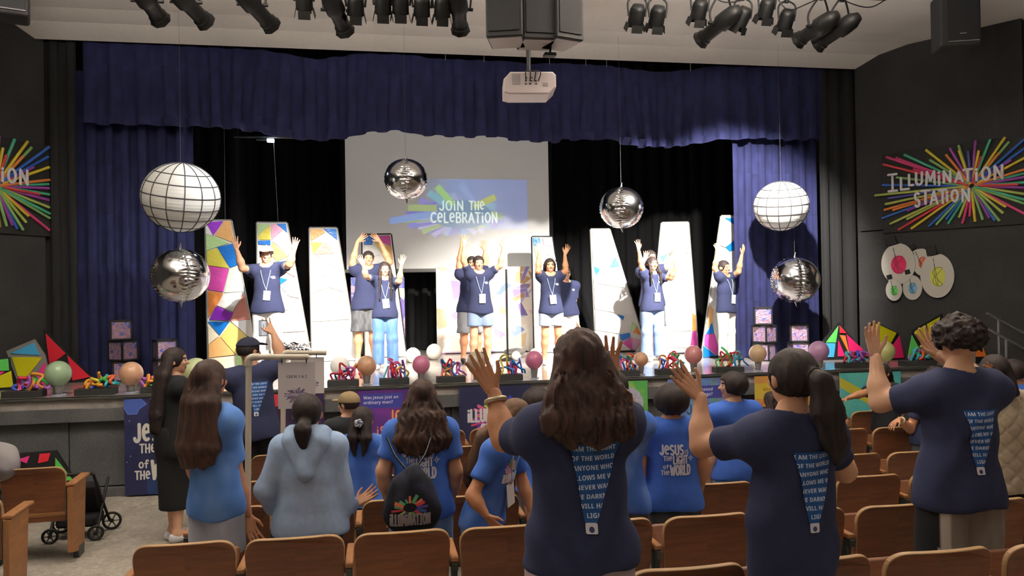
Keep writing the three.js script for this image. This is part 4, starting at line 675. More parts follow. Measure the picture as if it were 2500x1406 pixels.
ELLIPSOIDALS.forEach(([ax, ay, az, bx, by, bz], i) => {
  const lit = i === 3 || i === 4 || i === 6, t = thing('ellipsoidal_spotlight', `black long-barrelled spotlight ${elSaid[i]}`, 'stage light', [ax, ay, az], 0, 'long-barrelled spotlights on the pipes');
  const d = [bx - ax, by - ay, bz - az], L = Math.hypot(...d);
  add('barrel', orient(lathe([[.0, -.08], [.05, -.08], [.07, -.04], [.092, 0], [.1, .1], [.1, L * .38], [.078, L * .42], [.076, L * .8], [.09, L * .84], [.09, L * .87], [.074, L * .87], [.07, L * .6], [0, L * .6]], 20), [0, 0, 0], d), lampBlack, t);
  add('hood', orient(lathe([[.082, L * .86], [.108, L], [.104, L], [.078, L * .86]], 8), [0, 0, 0], d), lampBlack, t);
  add('lens', orient(new THREE.CylinderGeometry(.072, .072, .01, 20).translate(0, L * .8, 0), [0, 0, 0], d), lit ? lensOn : lensOff, t, lit ? 'glowing lens' : undefined);
  const mid = d.map((v) => v * .36); add('yoke', tube([[mid[0] - .12, mid[1], mid[2]], [mid[0] - .125, mid[1] + .14, mid[2]], [mid[0], Math.min(.28, 5.44 - ay), mid[2] * .5], [mid[0] + .125, mid[1] + .14, mid[2]], [mid[0] + .12, mid[1], mid[2]]], .011, 30, 6), lampSteel, t);
  add('clamp', rbox(.05, Math.max(.08, 5.47 - ay - .24), .05, .008, mid[0], (.24 + 5.47 - ay) / 2, mid[2] * .5), lampSteel, t);
  for (const s of [-1, 1]) add('knob', bar([mid[0] + s * .1, mid[1], mid[2]], [mid[0] + s * .15, mid[1], mid[2]], .018), lampSteel, t);
});
const canSaid = ['glinting at the very top edge, leftmost', 'right of the low-hanging spotlight', 'left of a pair at the top edge', 'right of a pair at the top edge', 'left of the glinting can beside the lit spotlight', 'with glinting edges beside the lit spotlight', 'leftmost on the right pipe', 'second on the right pipe', 'third on the right pipe', 'tilted, behind the left-tilted spotlight', 'fifth on the right pipe, cut by the top edge', 'with glinting edges, left of the two tilted spotlights'];
CANS.forEach(([x, y, z], i) => {
  const lit = i === 0 || i === 6 || i === 11, t = thing('fresnel_light', `short black can light with flaps, ${canSaid[i]}`, 'stage light', [x, y, z], 0, 'short can lights on the pipes');
  const d = [i === 9 ? -.25 : 0, -.8, -.6], g = (q) => orient(q, [0, 0, 0], d);
  add('can', g(lathe([[0, -.1], [.06, -.1], [.082, -.05], [.086, .1], [.08, .1], [.074, .02], [0, .02]], 20)), lampBlack, t);
  add('lens', g(new THREE.CylinderGeometry(.073, .073, .01, 20).translate(0, .045, 0)), lit ? lensOn : lensOff, t, lit ? 'glowing lens' : undefined);
  for (let k = 0; k < 4; k++) { const f = box(.12, .08, .004, 0, 0, 0).rotateX(.22).translate(0, .135, .094).rotateY(k * 1.5708); add('barn_door', g(f), lampBlack, t); }
  add('yoke', tube([[-.094, -.02, 0], [-.097, .14, .02], [0, .19, .02], [.097, .14, .02], [.094, -.02, 0]], .011, 30, 6), lampSteel, t);
  add('clamp', rbox(.045, Math.max(.06, 5.47 - y - .17), .045, .008, 0, (.17 + 5.47 - y) / 2, .02), lampSteel, t);
});
// added fill lamps, unseen: drums that shine up and down, over the seats
FILL_LIGHTS.forEach(([x, z], i) => {
  const t = thing('added_fill_light', 'added unseen white drum fill light over ' + ['the left middle seats', 'the right middle seats', 'the left rear seats', 'the right rear seats', 'the back of the hall'][i], 'ceiling light', [x, 4.895, z], 0, 'added fill lights above the picture');
  add('drum', rbox(1.0, .06, 1.0, .02), std(0xdedad2, .6), t); add('diffuser', box(.9, .004, .9, 0, -.033, 0), std(0xfff4e4, .5, { emissive: 0xffe8cc, emissiveIntensity: 1 }), t); add('diffuser', box(.9, .004, .9, 0, .033, 0), std(0xfff4e4, .5, { emissive: 0xffe8cc, emissiveIntensity: 1 }), t);
  for (const s of [-.4, .4]) add('hanger_rod', bar([s, .03, 0], [s, .9, 0], .008), lampSteel, t);
});
// ---------------------------------------------------------------- speakers and projector
const grille = std(0x191a1e, .75, { map: grainTexture(64, (u, v) => { const k = ((Math.floor(u * 32) + Math.floor(v * 32)) % 2) ? .75 : 1; return [k, k, k]; }) });
{
  const t = thing('speaker_cluster', 'cluster of three tall black loudspeakers hung at top centre', 'speaker', [1.44, 4.46, -6.85]);
  [[-.28, -.3], [.05, 0], [.32, .3]].forEach(([x, a], k) => {
    const g = new THREE.Group(); g.name = 'cabinet'; g.position.set(x, 0, [.0, -.02, .0][k]); g.rotation.y = -a * -1; t.add(g);
    const w = [.33, .31, .28][k]; add('housing', rbox(w, 1.1, .36, .012, 0, .55, -.16), std(0x151516, .6), g); add('grille', box(w - .05, 1.02, .012, 0, .56, .026), grille, g); add('painted_lit_underside', box(w - .03, .006, .3, 0, -.003, -.16), std(0xb9b4b0, .5), g);  // pale undersides: light from the stage painted into their colour
  });
  add('hanging_rod', bar([0, 1.05, -.2], [0, 1.33, -.2], .015), lampSteel, t); add('bracket', rbox(.11, .03, .09, .004, .19, -.07, -.25), lampBlack, t); add('bracket_arm', bar([.19, -.07, -.25], [.19, 0, -.2], .01), lampBlack, t);
}
function wallSpeaker(label, pos, turn, w, h, d, wide) {
  const t = thing('wall_speaker', label, 'speaker', pos, turn, 'hung side speakers');
  add('housing', rbox(w, h, d, .03, 0, h / 2, -d / 2), std(0x262627, .7), t); add('grille', rbox(w - .12, h - .1, .014, .004, .03, h / 2, .006), grille, t); add('trim', box(w - .12, .01, .02, .03, .05, .006), std(0x77787c, .5), t);
  add('bar_badge', box(.07, .007, .006, .02, h - .52 + wide, .016), std(0xb8b8b8, .4, { metalness: .6 }), t);
  add('hanging_rod', bar([0, h - .02, -d / 2], [0, 5.78 - pos[1], -d / 2], .015), lampSteel, t);
}
wallSpeaker('single black loudspeaker hung before the right wall, top right', [6.96, 5.06, -8.25], -.35, .46, .66, .34, 0);
wallSpeaker('grey corner of a loudspeaker at the top left edge', [-3.55, 4.95, -8.2], .35, .5, .66, .34, 0);
{
  const white = std(0xe6d8d8, .4), dark = std(0x2b2b2e, .5), t = thing('projector', 'white ceiling projector hanging on a black pole at centre', 'projector', [1.52, 4.15, -7.5], -.12);
  const sh = [[-.25, .0], [-.2, -.012], [.18, -.012], [.245, .05], [.245, .16], [.22, .185], [-.19, .185], [-.25, .12]];
  add('case', prism(sh, .36, .012), white, t).position.z = -.36;
  add('intake_grille', box(.075, .1, .006, -.14, .12, .002), std(0xa89fa0, .6), t); add('vent_grille', box(.05, .03, .006, .15, .07, .002), std(0x8f8789, .6), t);
  seed = 77; for (let k = 0; k < 9; k++) add('socket', box(rr(.012, .03), rr(.008, .016), .006, -.045 + (k % 3) * .05 + rr(-.01, .01), .075 + Math.floor(k / 3) * .03, .002), dark, t);
  for (let k = 0; k < 4; k++) add('cable', tube([[-.04 + k * .04, .1, .01], [-.05 + k * .05, .17, .05], [-.02 + k * .03, .21, -.03], [0, .24, -.16]], .006, 18, 5), dark, t);
  add('lens', bar([.02, .09, -.36], [.02, .09, -.4], .05, .05, 20), dark, t); add('mount_plate', rbox(.24, .015, .2, .004, 0, .2, -.17), dark, t); add('pole', bar([0, .2, -.17], [0, 1.64, -.17], .022), dark, t, 'black mounting pole');
}
// small clip light with cord, under the valance
{
  const t = thing('clip_light', 'small bright clip light under the valance left of the screen', 'stage light', [-1.46, 4.36, -11.5]);
  add('lamp_head', rbox(.1, .05, .06, .01, 0, .05, 0), std(0xdfe6f0, .3, { emissive: 0xe8f0ff, emissiveIntensity: 3 }), t, 'glowing white head'); add('clamp', rbox(.16, .03, .04, .006, -.12, .06, 0), lampSteel, t); add('batten', bar([-.5, .1, 0], [.5, .1, 0], .02), lampBlack, t); for (const s of [-.45, .45]) add('hanger', bar([s, .1, 0], [s, 1.36, .0], .006), lampBlack, t);
  const p = new THREE.PointLight(0xe8f0ff, .35, 0, 2); p.position.set(-1.45, 4.36, -11.43); p.castShadow = true; scene.add(p);
  tag(add('hanging_wire', bar([-1.42, 4.44, -11.5], [-1.515, 3.36, -12.7], .004, .004, 5), stringMat), 'thin pale wire from the clip light to the second shard', 'wire', 'thin wires over the shards');
  tag(add('hanging_wire', bar([-2.2, 3.34, -12.1], [-2.2, 7.15, -12.1], .0035, .0035, 5), stringMat), 'thin wire over the leftmost shard', 'wire', 'thin wires over the shards');
}
// ---------------------------------------------------------------- stair and rails at the right
{
  const t = thing('stage_steps', 'dark stage steps at the right end of the stage', 'stairs', [7.15, 0, -8.78]);
  for (let k = 0; k < 5; k++) add('step', rbox(.26, STAGE * (5 - k) / 6, .66, .006, .13 + k * .26, STAGE * (5 - k) / 12, 0), blackFascia, t);
  const steel = std(0xb9babc, .3, { metalness: .8 });
  const rail = (label, a, b, posts) => { const r = thing('handrail', label, 'handrail', [0, 0, 0], 0, 'stair handrails'); add('rail', bar(a, b, .018), steel, r); for (const [k, y] of posts) { const p = a.map((v, i) => v + (b[i] - v) * k); add('post', bar([p[0], y, p[2]], [p[0], p[1], p[2]], .016), steel, r); } };
  rail('nearer silver stair handrail sloping down at right', [7.02, 1.849, -8.5], [8.4, 1.16, -8.5], [[.17, .92], [.5, .55], [.95, .18]]);
  rail('farther silver stair handrail sloping down at right', [7.907, 1.806, -9.02], [8.6, 1.46, -9.02], [[.24, .36], [.9, .0]]);
}
// ---------------------------------------------------------------- seats
const woodTex = (sd, r, g, b) => grainTexture(256, (u, v) => { const n = .5 * noise(u * 3 + 4 * noise(v * 2, sd), v * 40, sd) + .3 * noise(u * 9, v * 130, sd + 3) + .2 * noise(u * 2, v * 3, sd + 7), k = 1 + .16 * n; return [Math.min(1, r * k), Math.min(1, g * k), Math.min(1, b * k)]; });
const backWood = [3, 11, 23].map((s, i) => std(0xffffff, .48, { map: woodTex(s, .47 + .02 * i, .29 + .01 * i, .185) })), edgeWood = std(0xa8845c, .5), oak = std(0xffffff, .5, { map: woodTex(41, .6, .41, .25) }), seatIron = std(0x3a403e, .6);
function roundedTop(w, h, r) { const s = new THREE.Shape(); s.moveTo(-w / 2 + .02, 0); s.lineTo(w / 2 - .02, 0); s.lineTo(w / 2, h - r); s.quadraticCurveTo(w / 2, h, w / 2 - r, h + .008); s.quadraticCurveTo(0, h + .022, -w / 2 + r, h + .008); s.quadraticCurveTo(-w / 2, h, -w / 2, h - r); s.closePath(); return s; }
const backGeo = (() => {
  let g = new THREE.ExtrudeGeometry(roundedTop(.478, .46, .085), { depth: .016, bevelEnabled: true, bevelSize: .004, bevelThickness: .004, bevelSegments: 2, curveSegments: 8 });
  const p = g.attributes.position; for (let i = 0; i < p.count; i++) { const x = p.getX(i); p.setZ(i, p.getZ(i) + .9 * x * x * -1); }
  g.computeVertexNormals(); const uv = g.attributes.uv; for (let i = 0; i < p.count; i++) uv.setXY(i, p.getX(i) * 1.6, p.getY(i) * 1.6);
  return g.rotateX(.16).translate(0, .335, .02);
})();
const seatGeo = rbox(.44, .045, .42, .02).rotateX(1.05).translate(0, .5, -.11), standardGeo = merge([rbox(.03, .62, .06, .006, 0, .31, -.02), rbox(.03, .05, .3, .006, 0, .025, -.08), rbox(.03, .04, .34, .006, 0, .6, -.12)]), armGeo = rbox(.042, .028, .34, .01, 0, .634, -.13);
const bracketGeo = rbox(.012, .07, .03, .003, 0, .42, .03);
const ORD = ['first', 'second', 'third', 'fourth', 'fifth', 'sixth', 'seventh', 'eighth', 'ninth', 'tenth', 'eleventh', 'twelfth'];
const ROWS = [
  ['nearest row', (x) => -3.0 + .05 * x, [.12, .65, 1.18, 1.71, 2.24, 2.77]],
  ['second nearest row', (x) => -4.05 + .07 * x, [-.95, -.42, .11, .64, 1.17, 1.7, 2.23, 2.76, 3.29, 3.82]],
  ['third row from the camera', (x) => -5.14 + .07 * x, [-.93, -.4, .13, .66, 1.19, 1.72, 2.25, 2.78, 3.31, 3.84]],
  ['fourth row from the camera', (x) => -6.05 + .045 * x, [-.93, -.4, .13, .66, 1.19, 1.72, 2.25, 2.78, 3.31, 3.84, 4.37]],
  ['fifth row from the camera', (x) => -7.05 + .025 * x, [-.85, -.32, .21, .74, 1.27, 1.8, 2.33, 2.86, 3.39, 3.92, 4.45, 4.98]],
  ['row closest to the stage', (x) => -7.9, [.62, 1.15, 1.68, 2.21, 2.74, 3.27, 3.8, 4.33, 4.86, 5.39]],
];
for (const [said, zf, xs] of ROWS) xs.forEach((x, k) => {
  const z = zf(x), t = thing('auditorium_seat', `brown plywood-backed seat, ${ORD[k]} from left in the ${said}`, 'seat', [x, floorY(z), z], 0, 'rows of brown auditorium seats');
  add('backrest', backGeo, [backWood[(k * 2 + xs.length) % 3], edgeWood], t); add('seat', seatGeo, backWood[0], t);
  const sd = k === xs.length - 1 ? [-1, 1] : [-1]; for (const s of sd) { add('standard', standardGeo, seatIron, t).position.x = s * .267; add('armrest', armGeo, oak, t).position.x = s * .267; }
  for (const s of [-1, 1]) add('hinge_bracket', bracketGeo, edgeWood, t).position.x = s * .225;
});
// aisle seats at the left, with oak end panels
[[-2.79, -7.0, 'oak-panelled aisle seat at left, nearer the stage'], [-2.86, -6.05, 'oak-panelled aisle seat at the left edge, nearer the camera']].forEach(([x, z, l]) => {
  const t = thing('aisle_seat', l, 'seat', [x, 0, z], .06, 'aisle seats at the left');
  add('backrest', backGeo, [backWood[1], edgeWood], t); add('seat', rbox(.47, .05, .42, .02, 0, .4, -.2), oak, t); add('seat_pan', rbox(.44, .02, .36, .01, 0, .365, -.2), seatIron, t);
  const sh = new THREE.Shape(); sh.moveTo(-.2, .1); sh.lineTo(.1, .03); sh.lineTo(.16, .62); sh.lineTo(-.2, .62); sh.closePath();
  add('end_panel', new THREE.ExtrudeGeometry(sh, { depth: .03, bevelEnabled: true, bevelSize: .006, bevelThickness: .006, bevelSegments: 2 }).rotateY(1.5708).translate(.265, 0, -.12), oak, t);
  add('armrest', rbox(.075, .03, .42, .012, .28, .645, -.14), oak, t); add('standard', standardGeo, seatIron, t).position.x = -.28; add('foot', rbox(.05, .1, .14, .01, .28, .05, -.14), seatIron, t); add('side_plate', rbox(.012, .26, .12, .004, .25, .48, .0), seatIron, t);
  const t2 = thing('auditorium_seat', l.replace('oak-panelled aisle seat', 'brown seat beside the oak aisle seat'), 'seat', [x - .56, 0, z - .035], .06, 'aisle seats at the left');
  add('backrest', backGeo, [backWood[2], edgeWood], t2); add('seat', seatGeo, backWood[0], t2); add('standard', standardGeo, seatIron, t2).position.x = -.265; add('armrest', armGeo, oak, t2).position.x = -.265;
});
// ---------------------------------------------------------------- crew signs on pipe stands
const pvc = std(0xc9c0ae, .45), card = std(0xd6d0d0, .7);
function crewSign(label, x, z, top, arm, cw, ch, cx, words) {
  const t = thing('crew_sign_stand', label, 'sign', [x, floorY(z), z], 0, 'pipe stands with crew signs'), h = top - floorY(z), r = .0205;
  add('pole', bar([-.03, .02, 0], [0, h - .03, 0], r), pvc, t); add('base', rbox(.3, .04, .3, .01, 0, .02, 0), pvc, t);
  add('elbow', tube([[0, h - .06, 0], [.002, h - .015, 0], [.02, h - .002, 0], [.07, h, 0]], .026, 14, 10), pvc, t); add('arm', bar([.05, h, 0], [arm, h - .01, 0], r), pvc, t);
  for (const s of [-.33, .33]) add('ring', new THREE.TorusGeometry(.024, .0025, 5, 16).rotateY(1.5708).translate(cx + s * cw, h - .028, 0), lampSteel, t);
  const face = painted(480, 560, (g, W, H) => { g.fillStyle = '#d8d0ce'; g.fillRect(0, 0, W, H); if (words) lines(g, [words], 'bold 46px serif', '#4a4448', W / 2, H * .34, 40); burst(g, W / 2, H * .72, W * .36, H * .18, 44, ['#6a5a78', '#8a7890', '#5a4a68', '#a890a0', '#70688a'], 61, 12, .05); letter(g, 'iLLUMiNATION', W * .25, H * .73, 34, W * .5, '#c8c0c8', .2); });
  const q = add('card', box(cw, ch, .005, cx, h - .04 - ch / 2, .002), [0, 1, 2, 3, 4, 5].map((f) => (f === 4 ? std(0xffffff, .7, { map: face }) : card)), t);
  q.rotation.z = -.01;
}
crewSign('pale pipe stand with hanging card reading CREW 1 & 2', -.876, -5.6, 1.746, .4, .25, .322, .303, 'CREW 1 & 2');
crewSign('second pale pipe stand with a crew card, farther behind', -.765, -6.65, 1.7, .345, .27, .3, .175, '');
// ---------------------------------------------------------------- stroller and jacket at the left
{
  const t = thing('stroller', 'folded black stroller with spoked wheels behind the aisle seat', 'stroller', [-2.62, 0, -7.9]), blk = std(0x141416, .6);
  for (const [x, z, r] of [[.13, 0, .085], [-.3, .02, .085], [.1, .34, .07], [-.27, .36, .07]]) { const w = new THREE.Group(); w.name = 'wheel'; w.position.set(x, r + .0, z); w.rotation.y = .25; t.add(w); add('tyre', new THREE.TorusGeometry(r - .012, .012, 8, 28), blk, w); const sp = []; for (let k = 0; k < 6; k++) sp.push(bar([0, 0, 0], [(r - .015) * Math.cos(k * 1.047), (r - .015) * Math.sin(k * 1.047), 0], .006, .006, 5)); add('spokes', merge(sp), std(0x55575a, .4), w); add('hub', new THREE.CylinderGeometry(.018, .018, .03, 12).rotateX(1.5708), blk, w); }
  for (const s of [-.28, .11]) { add('frame_tube', bar([s, .09, 0], [s, .62, .42], .012), blk, t); add('frame_tube', bar([s, .08, .34], [s, .5, .02], .012), blk, t); }
  add('handle', bar([-.28, .62, .42], [.11, .62, .42], .014), blk, t); add('fabric_seat', rbox(.36, .34, .1, .04, 0, 0, 0).rotateX(.55).translate(-.085, .36, .17), std(0x1a1a1e, .95), t); add('basket', rbox(.34, .1, .26, .03, -.085, .16, .17), std(0x1a1a1e, .95), t);
}

// ---------------------------------------------------------------- people: smooth distance fields turned into meshes
const smin = (a, b, k) => { const h = Math.max(k - Math.abs(a - b), 0) / k; return Math.min(a, b) - h * h * k * .25; };
const smax = (a, b, k) => -smin(-a, -b, k);
const cone = (a, b, ra, rb) => { const ax = a.x, ay = a.y, az = a.z, bx = b.x - ax, by = b.y - ay, bz = b.z - az, q = 1 / (bx * bx + by * by + bz * bz || 1e-9), dr = rb - ra, R = Math.max(ra, rb); return { lo: [Math.min(a.x, b.x) - R, Math.min(a.y, b.y) - R, Math.min(a.z, b.z) - R], hi: [Math.max(a.x, b.x) + R, Math.max(a.y, b.y) + R, Math.max(a.z, b.z) + R], d(x, y, z) { x -= ax; y -= ay; z -= az; let t = (x * bx + y * by + z * bz) * q; t = t < 0 ? 0 : t > 1 ? 1 : t; x -= bx * t; y -= by * t; z -= bz * t; return Math.sqrt(x * x + y * y + z * z) - ra - dr * t; } }; };
function egg(c, fr, rx, ry, rz) {                     // ellipsoid in a frame {r, u, f}
  const { r, u, f } = fr, cx = c.x, cy = c.y, cz = c.z, M = Math.max(rx, ry, rz), m = Math.min(rx, ry, rz);
  return { lo: [cx - M, cy - M, cz - M], hi: [cx + M, cy + M, cz + M], d(x, y, z) { x -= cx; y -= cy; z -= cz; const a = (x * r.x + y * r.y + z * r.z) / rx, b = (x * u.x + y * u.y + z * u.z) / ry, e = (x * f.x + y * f.y + z * f.z) / rz, k0 = Math.sqrt(a * a + b * b + e * e), k1 = Math.sqrt(a * a / (rx * rx) + b * b / (ry * ry) + e * e / (rz * rz)); return k1 < 1e-6 ? -m : k0 * (k0 - 1) / k1; } };
}
function blend(ps, k) { const n = ps.length; return { ps, d(x, y, z) { let d = 9; for (let i = 0; i < n; i++) d = smin(d, ps[i].d(x, y, z), k); return d; } }; }
function bounds(ps, pad) { const lo = [9, 9, 9], hi = [-9, -9, -9]; for (const p of ps) for (let i = 0; i < 3; i++) { lo[i] = Math.min(lo[i], p.lo[i]); hi[i] = Math.max(hi[i], p.hi[i]); } return [lo.map((v) => v - pad), hi.map((v) => v + pad)]; }
const EDGES = [[0, 1], [2, 3], [4, 5], [6, 7], [0, 2], [1, 3], [4, 6], [5, 7], [0, 4], [1, 5], [2, 6], [3, 7]];
function skin(f, lo, hi, c, paint) {                  // surface nets over the field
  const nx = Math.ceil((hi[0] - lo[0]) / c) + 2, ny = Math.ceil((hi[1] - lo[1]) / c) + 2, nz = Math.ceil((hi[2] - lo[2]) / c) + 2, G = new Float32Array(nx * ny * nz).fill(1), sx = 1, sy = nx, sz = nx * ny, B = 6;
  for (let k = 0; k < nz; k += B) for (let j = 0; j < ny; j += B) for (let i = 0; i < nx; i += B) {
    const h = B * c / 2, d = f(lo[0] + i * c + h, lo[1] + j * c + h, lo[2] + k * c + h), e = Math.abs(d) > h * 1.732 * 1.35 + .012;
    const I = Math.min(nx, i + B), J = Math.min(ny, j + B), K = Math.min(nz, k + B);
    for (let z = k; z < K; z++) for (let y = j; y < J; y++) for (let x = i; x < I; x++) G[x + y * sy + z * sz] = e ? d : f(lo[0] + x * c, lo[1] + y * c, lo[2] + z * c);
  }
  const id = new Int32Array(nx * ny * nz).fill(-1), pos = [], idx = [], off = [0, sx, sy, sx + sy, sz, sx + sz, sy + sz, sx + sy + sz];
  for (let z = 0; z < nz - 1; z++) for (let y = 0; y < ny - 1; y++) for (let x = 0; x < nx - 1; x++) {
    const o = x + y * sy + z * sz; let m = 0; for (let q = 0; q < 8; q++) if (G[o + off[q]] < 0) m |= 1 << q; if (m === 0 || m === 255) continue;
    let px = 0, py = 0, pz = 0, n = 0;
    for (const [a, b] of EDGES) { const A = G[o + off[a]], Bv = G[o + off[b]]; if ((A < 0) === (Bv < 0)) continue; const t = A / (A - Bv); px += (a & 1) + ((b & 1) - (a & 1)) * t; py += ((a >> 1) & 1) + (((b >> 1) & 1) - ((a >> 1) & 1)) * t; pz += (a >> 2) + ((b >> 2) - (a >> 2)) * t; n++; }
    id[o] = pos.length / 3; pos.push(lo[0] + (x + px / n) * c, lo[1] + (y + py / n) * c, lo[2] + (z + pz / n) * c);
  }
  const quad = (a, b, d, e, fl) => { if (a < 0 || b < 0 || d < 0 || e < 0) return; fl ? idx.push(a, b, d, b, e, d) : idx.push(a, d, b, b, d, e); };
  for (let z = 1; z < nz - 1; z++) for (let y = 1; y < ny - 1; y++) for (let x = 1; x < nx - 1; x++) {
    const o = x + y * sy + z * sz, s = G[o] < 0;
    if (s !== G[o + sx] < 0) quad(id[o - sy - sz], id[o - sz], id[o - sy], id[o], s);
    if (s !== G[o + sy] < 0) quad(id[o - sx - sz], id[o - sx], id[o - sz], id[o], s);
    if (s !== G[o + sz] < 0) quad(id[o - sx - sy], id[o - sy], id[o - sx], id[o], s);
  }
  const g = new THREE.BufferGeometry(); g.setAttribute('position', new THREE.Float32BufferAttribute(pos, 3)); g.setIndex(idx); g.computeVertexNormals();
  if (paint) { const col = new Float32Array(pos.length); for (let i = 0; i < pos.length; i += 3) { const q = paint(pos[i], pos[i + 1], pos[i + 2]); col[i] = q.r; col[i + 1] = q.g; col[i + 2] = q.b; } g.setAttribute('color', new THREE.BufferAttribute(col, 3)); }
  return g;
}
const C = (h) => new THREE.Color(h), mix = (a, b, t) => a.clone().lerp(b, Math.min(1, Math.max(0, t)));
const SKIN_TONES = [0xd9a583, 0xcf9670, 0xe0b090, 0xc98f6a].map(C);
const SHIRT = { navy: 0x292f50, black: 0x101014, sky: 0x5f8fd8, hoodie: 0xa6bfe2, blacktee: 0x1e2026, tiedye: 0x4573cc, blue: 0x3f6ccc, quilt: 0xb0a28c };
const LOW = { white: 0xe8e6e4, charcoal: 0x44464c, jean: 0x4f79b4, grey: 0x77787e, denim: 0x7488a8, paledenim: 0xa9b6d0, jean2: 0x7c98c8, offwhite: 0xdcded6, black: 0x141418, palegrey: 0xb9bed0, skyshort: 0x6f94c4, mauve: 0xb9a4ac, navylow: 0x2c3350, taupe: 0x82766c };
const HAIR = { dark: 0x1c1516, brown: 0x291915, brown2: 0x2c1a17, lightbrown: 0x5c4430 };
const matCache = {}; const vmat = (rough, key, extra) => (matCache[key] ??= phys(0xffffff, rough, { vertexColors: true, ...extra }));
const skinMat = vmat(.55, 'skin', {}), clothMat = vmat(.9, 'cloth', { sheen: .1, sheenRoughness: .6 }), hairMat = vmat(.72, 'hair', {});
// a printed patch that follows the cloth it lies on
function patch(field, o, r, u, back, w, h, n, m, lift = .004) {
  const pos = [], uv = [], idx = [];
  for (let j = 0; j <= m; j++) for (let i = 0; i <= n; i++) {
    const a = (i / n - .5) * w, b = (j / m - .5) * h; const p = o.clone().addScaledVector(r, a).addScaledVector(u, b).addScaledVector(back, .4); let t = 0;
    for (let k = 0; k < 60; k++) { const d = field(p.x - back.x * t, p.y - back.y * t, p.z - back.z * t); if (d < .001 || t > .7) break; t += d * .8; }
    t = Math.min(t, .48); pos.push(p.x - back.x * (t - lift), p.y - back.y * (t - lift), p.z - back.z * (t - lift)); uv.push(i / n, j / m);
  }
  for (let j = 0; j < m; j++) for (let i = 0; i < n; i++) { const q = j * (n + 1) + i; idx.push(q, q + 1, q + n + 1, q + 1, q + n + 2, q + n + 1); }
  const g = new THREE.BufferGeometry(); g.setAttribute('position', new THREE.Float32BufferAttribute(pos, 3)); g.setAttribute('uv', new THREE.Float32BufferAttribute(uv, 2)); g.setIndex(idx); g.computeVertexNormals(); return g;
}
const inkMat = (w, h, draw) => std(0xffffff, .8, { map: painted(w, h, draw), transparent: true, alphaTest: .25, side: THREE.DoubleSide });
const PRINT = {
  verse: inkMat(420, 640, (g, W, H) => { g.clearRect(0, 0, W, H); g.save(); g.beginPath(); g.moveTo(20, 10); g.lineTo(400, 10); g.lineTo(190, 560); g.lineTo(110, 560); g.closePath(); g.fillStyle = '#174f90'; g.fill(); g.clip(); lines(g, ['I AM THE LIGHT', 'OF THE WORLD', 'ANYONE WHO', 'FOLLOWS ME WILL', 'NEVER WALK', 'THE DARKNESS', 'WILL HAVE', 'LIGHT'], 'bold 46px sans-serif', '#dcdcec', 190, 62, 66); g.restore(); g.fillStyle = '#d8d4dc'; g.beginPath(); g.roundRect(112, 555, 82, 74, 14); g.fill(); g.fillStyle = '#39416e'; g.beginPath(); g.ellipse(153, 600, 18, 20, 0, 0, 6.3); g.fill(); }),
  logo: inkMat(512, 460, (g, W, H) => { g.clearRect(0, 0, W, H); logo(g, 50, 20, 360, '#e8eaf4'); }),
  small: inkMat(128, 64, (g, W, H) => { g.clearRect(0, 0, W, H); letter(g, 'ON', 20, 54, 44, 80, '#d8dcec', .2); }),
  burst: inkMat(300, 340, (g, W, H) => { g.clearRect(0, 0, W, H); burst(g, 150, 150, 110, 130, 30, ['#d8704a', '#58b870', '#d8c860', '#c8a0c8', '#e8a890'], 31, 16, .2); letter(g, 'iLLUMiNATION', 40, 210, 60, 220, '#e8eaf4', .2); }),
  chest: inkMat(96, 64, (g, W, H) => { g.clearRect(0, 0, W, H); burst(g, 48, 32, 40, 26, 12, ['#dfe0f0', '#c8cce8'], 3, 7, .1); }),
};
const badgeMat = std(0xe9e4dc, .5), lanyardMat = std(0x9fb8dc, .6), phoneMat = std(0x1a1a1c, .3);
let folk = 0;
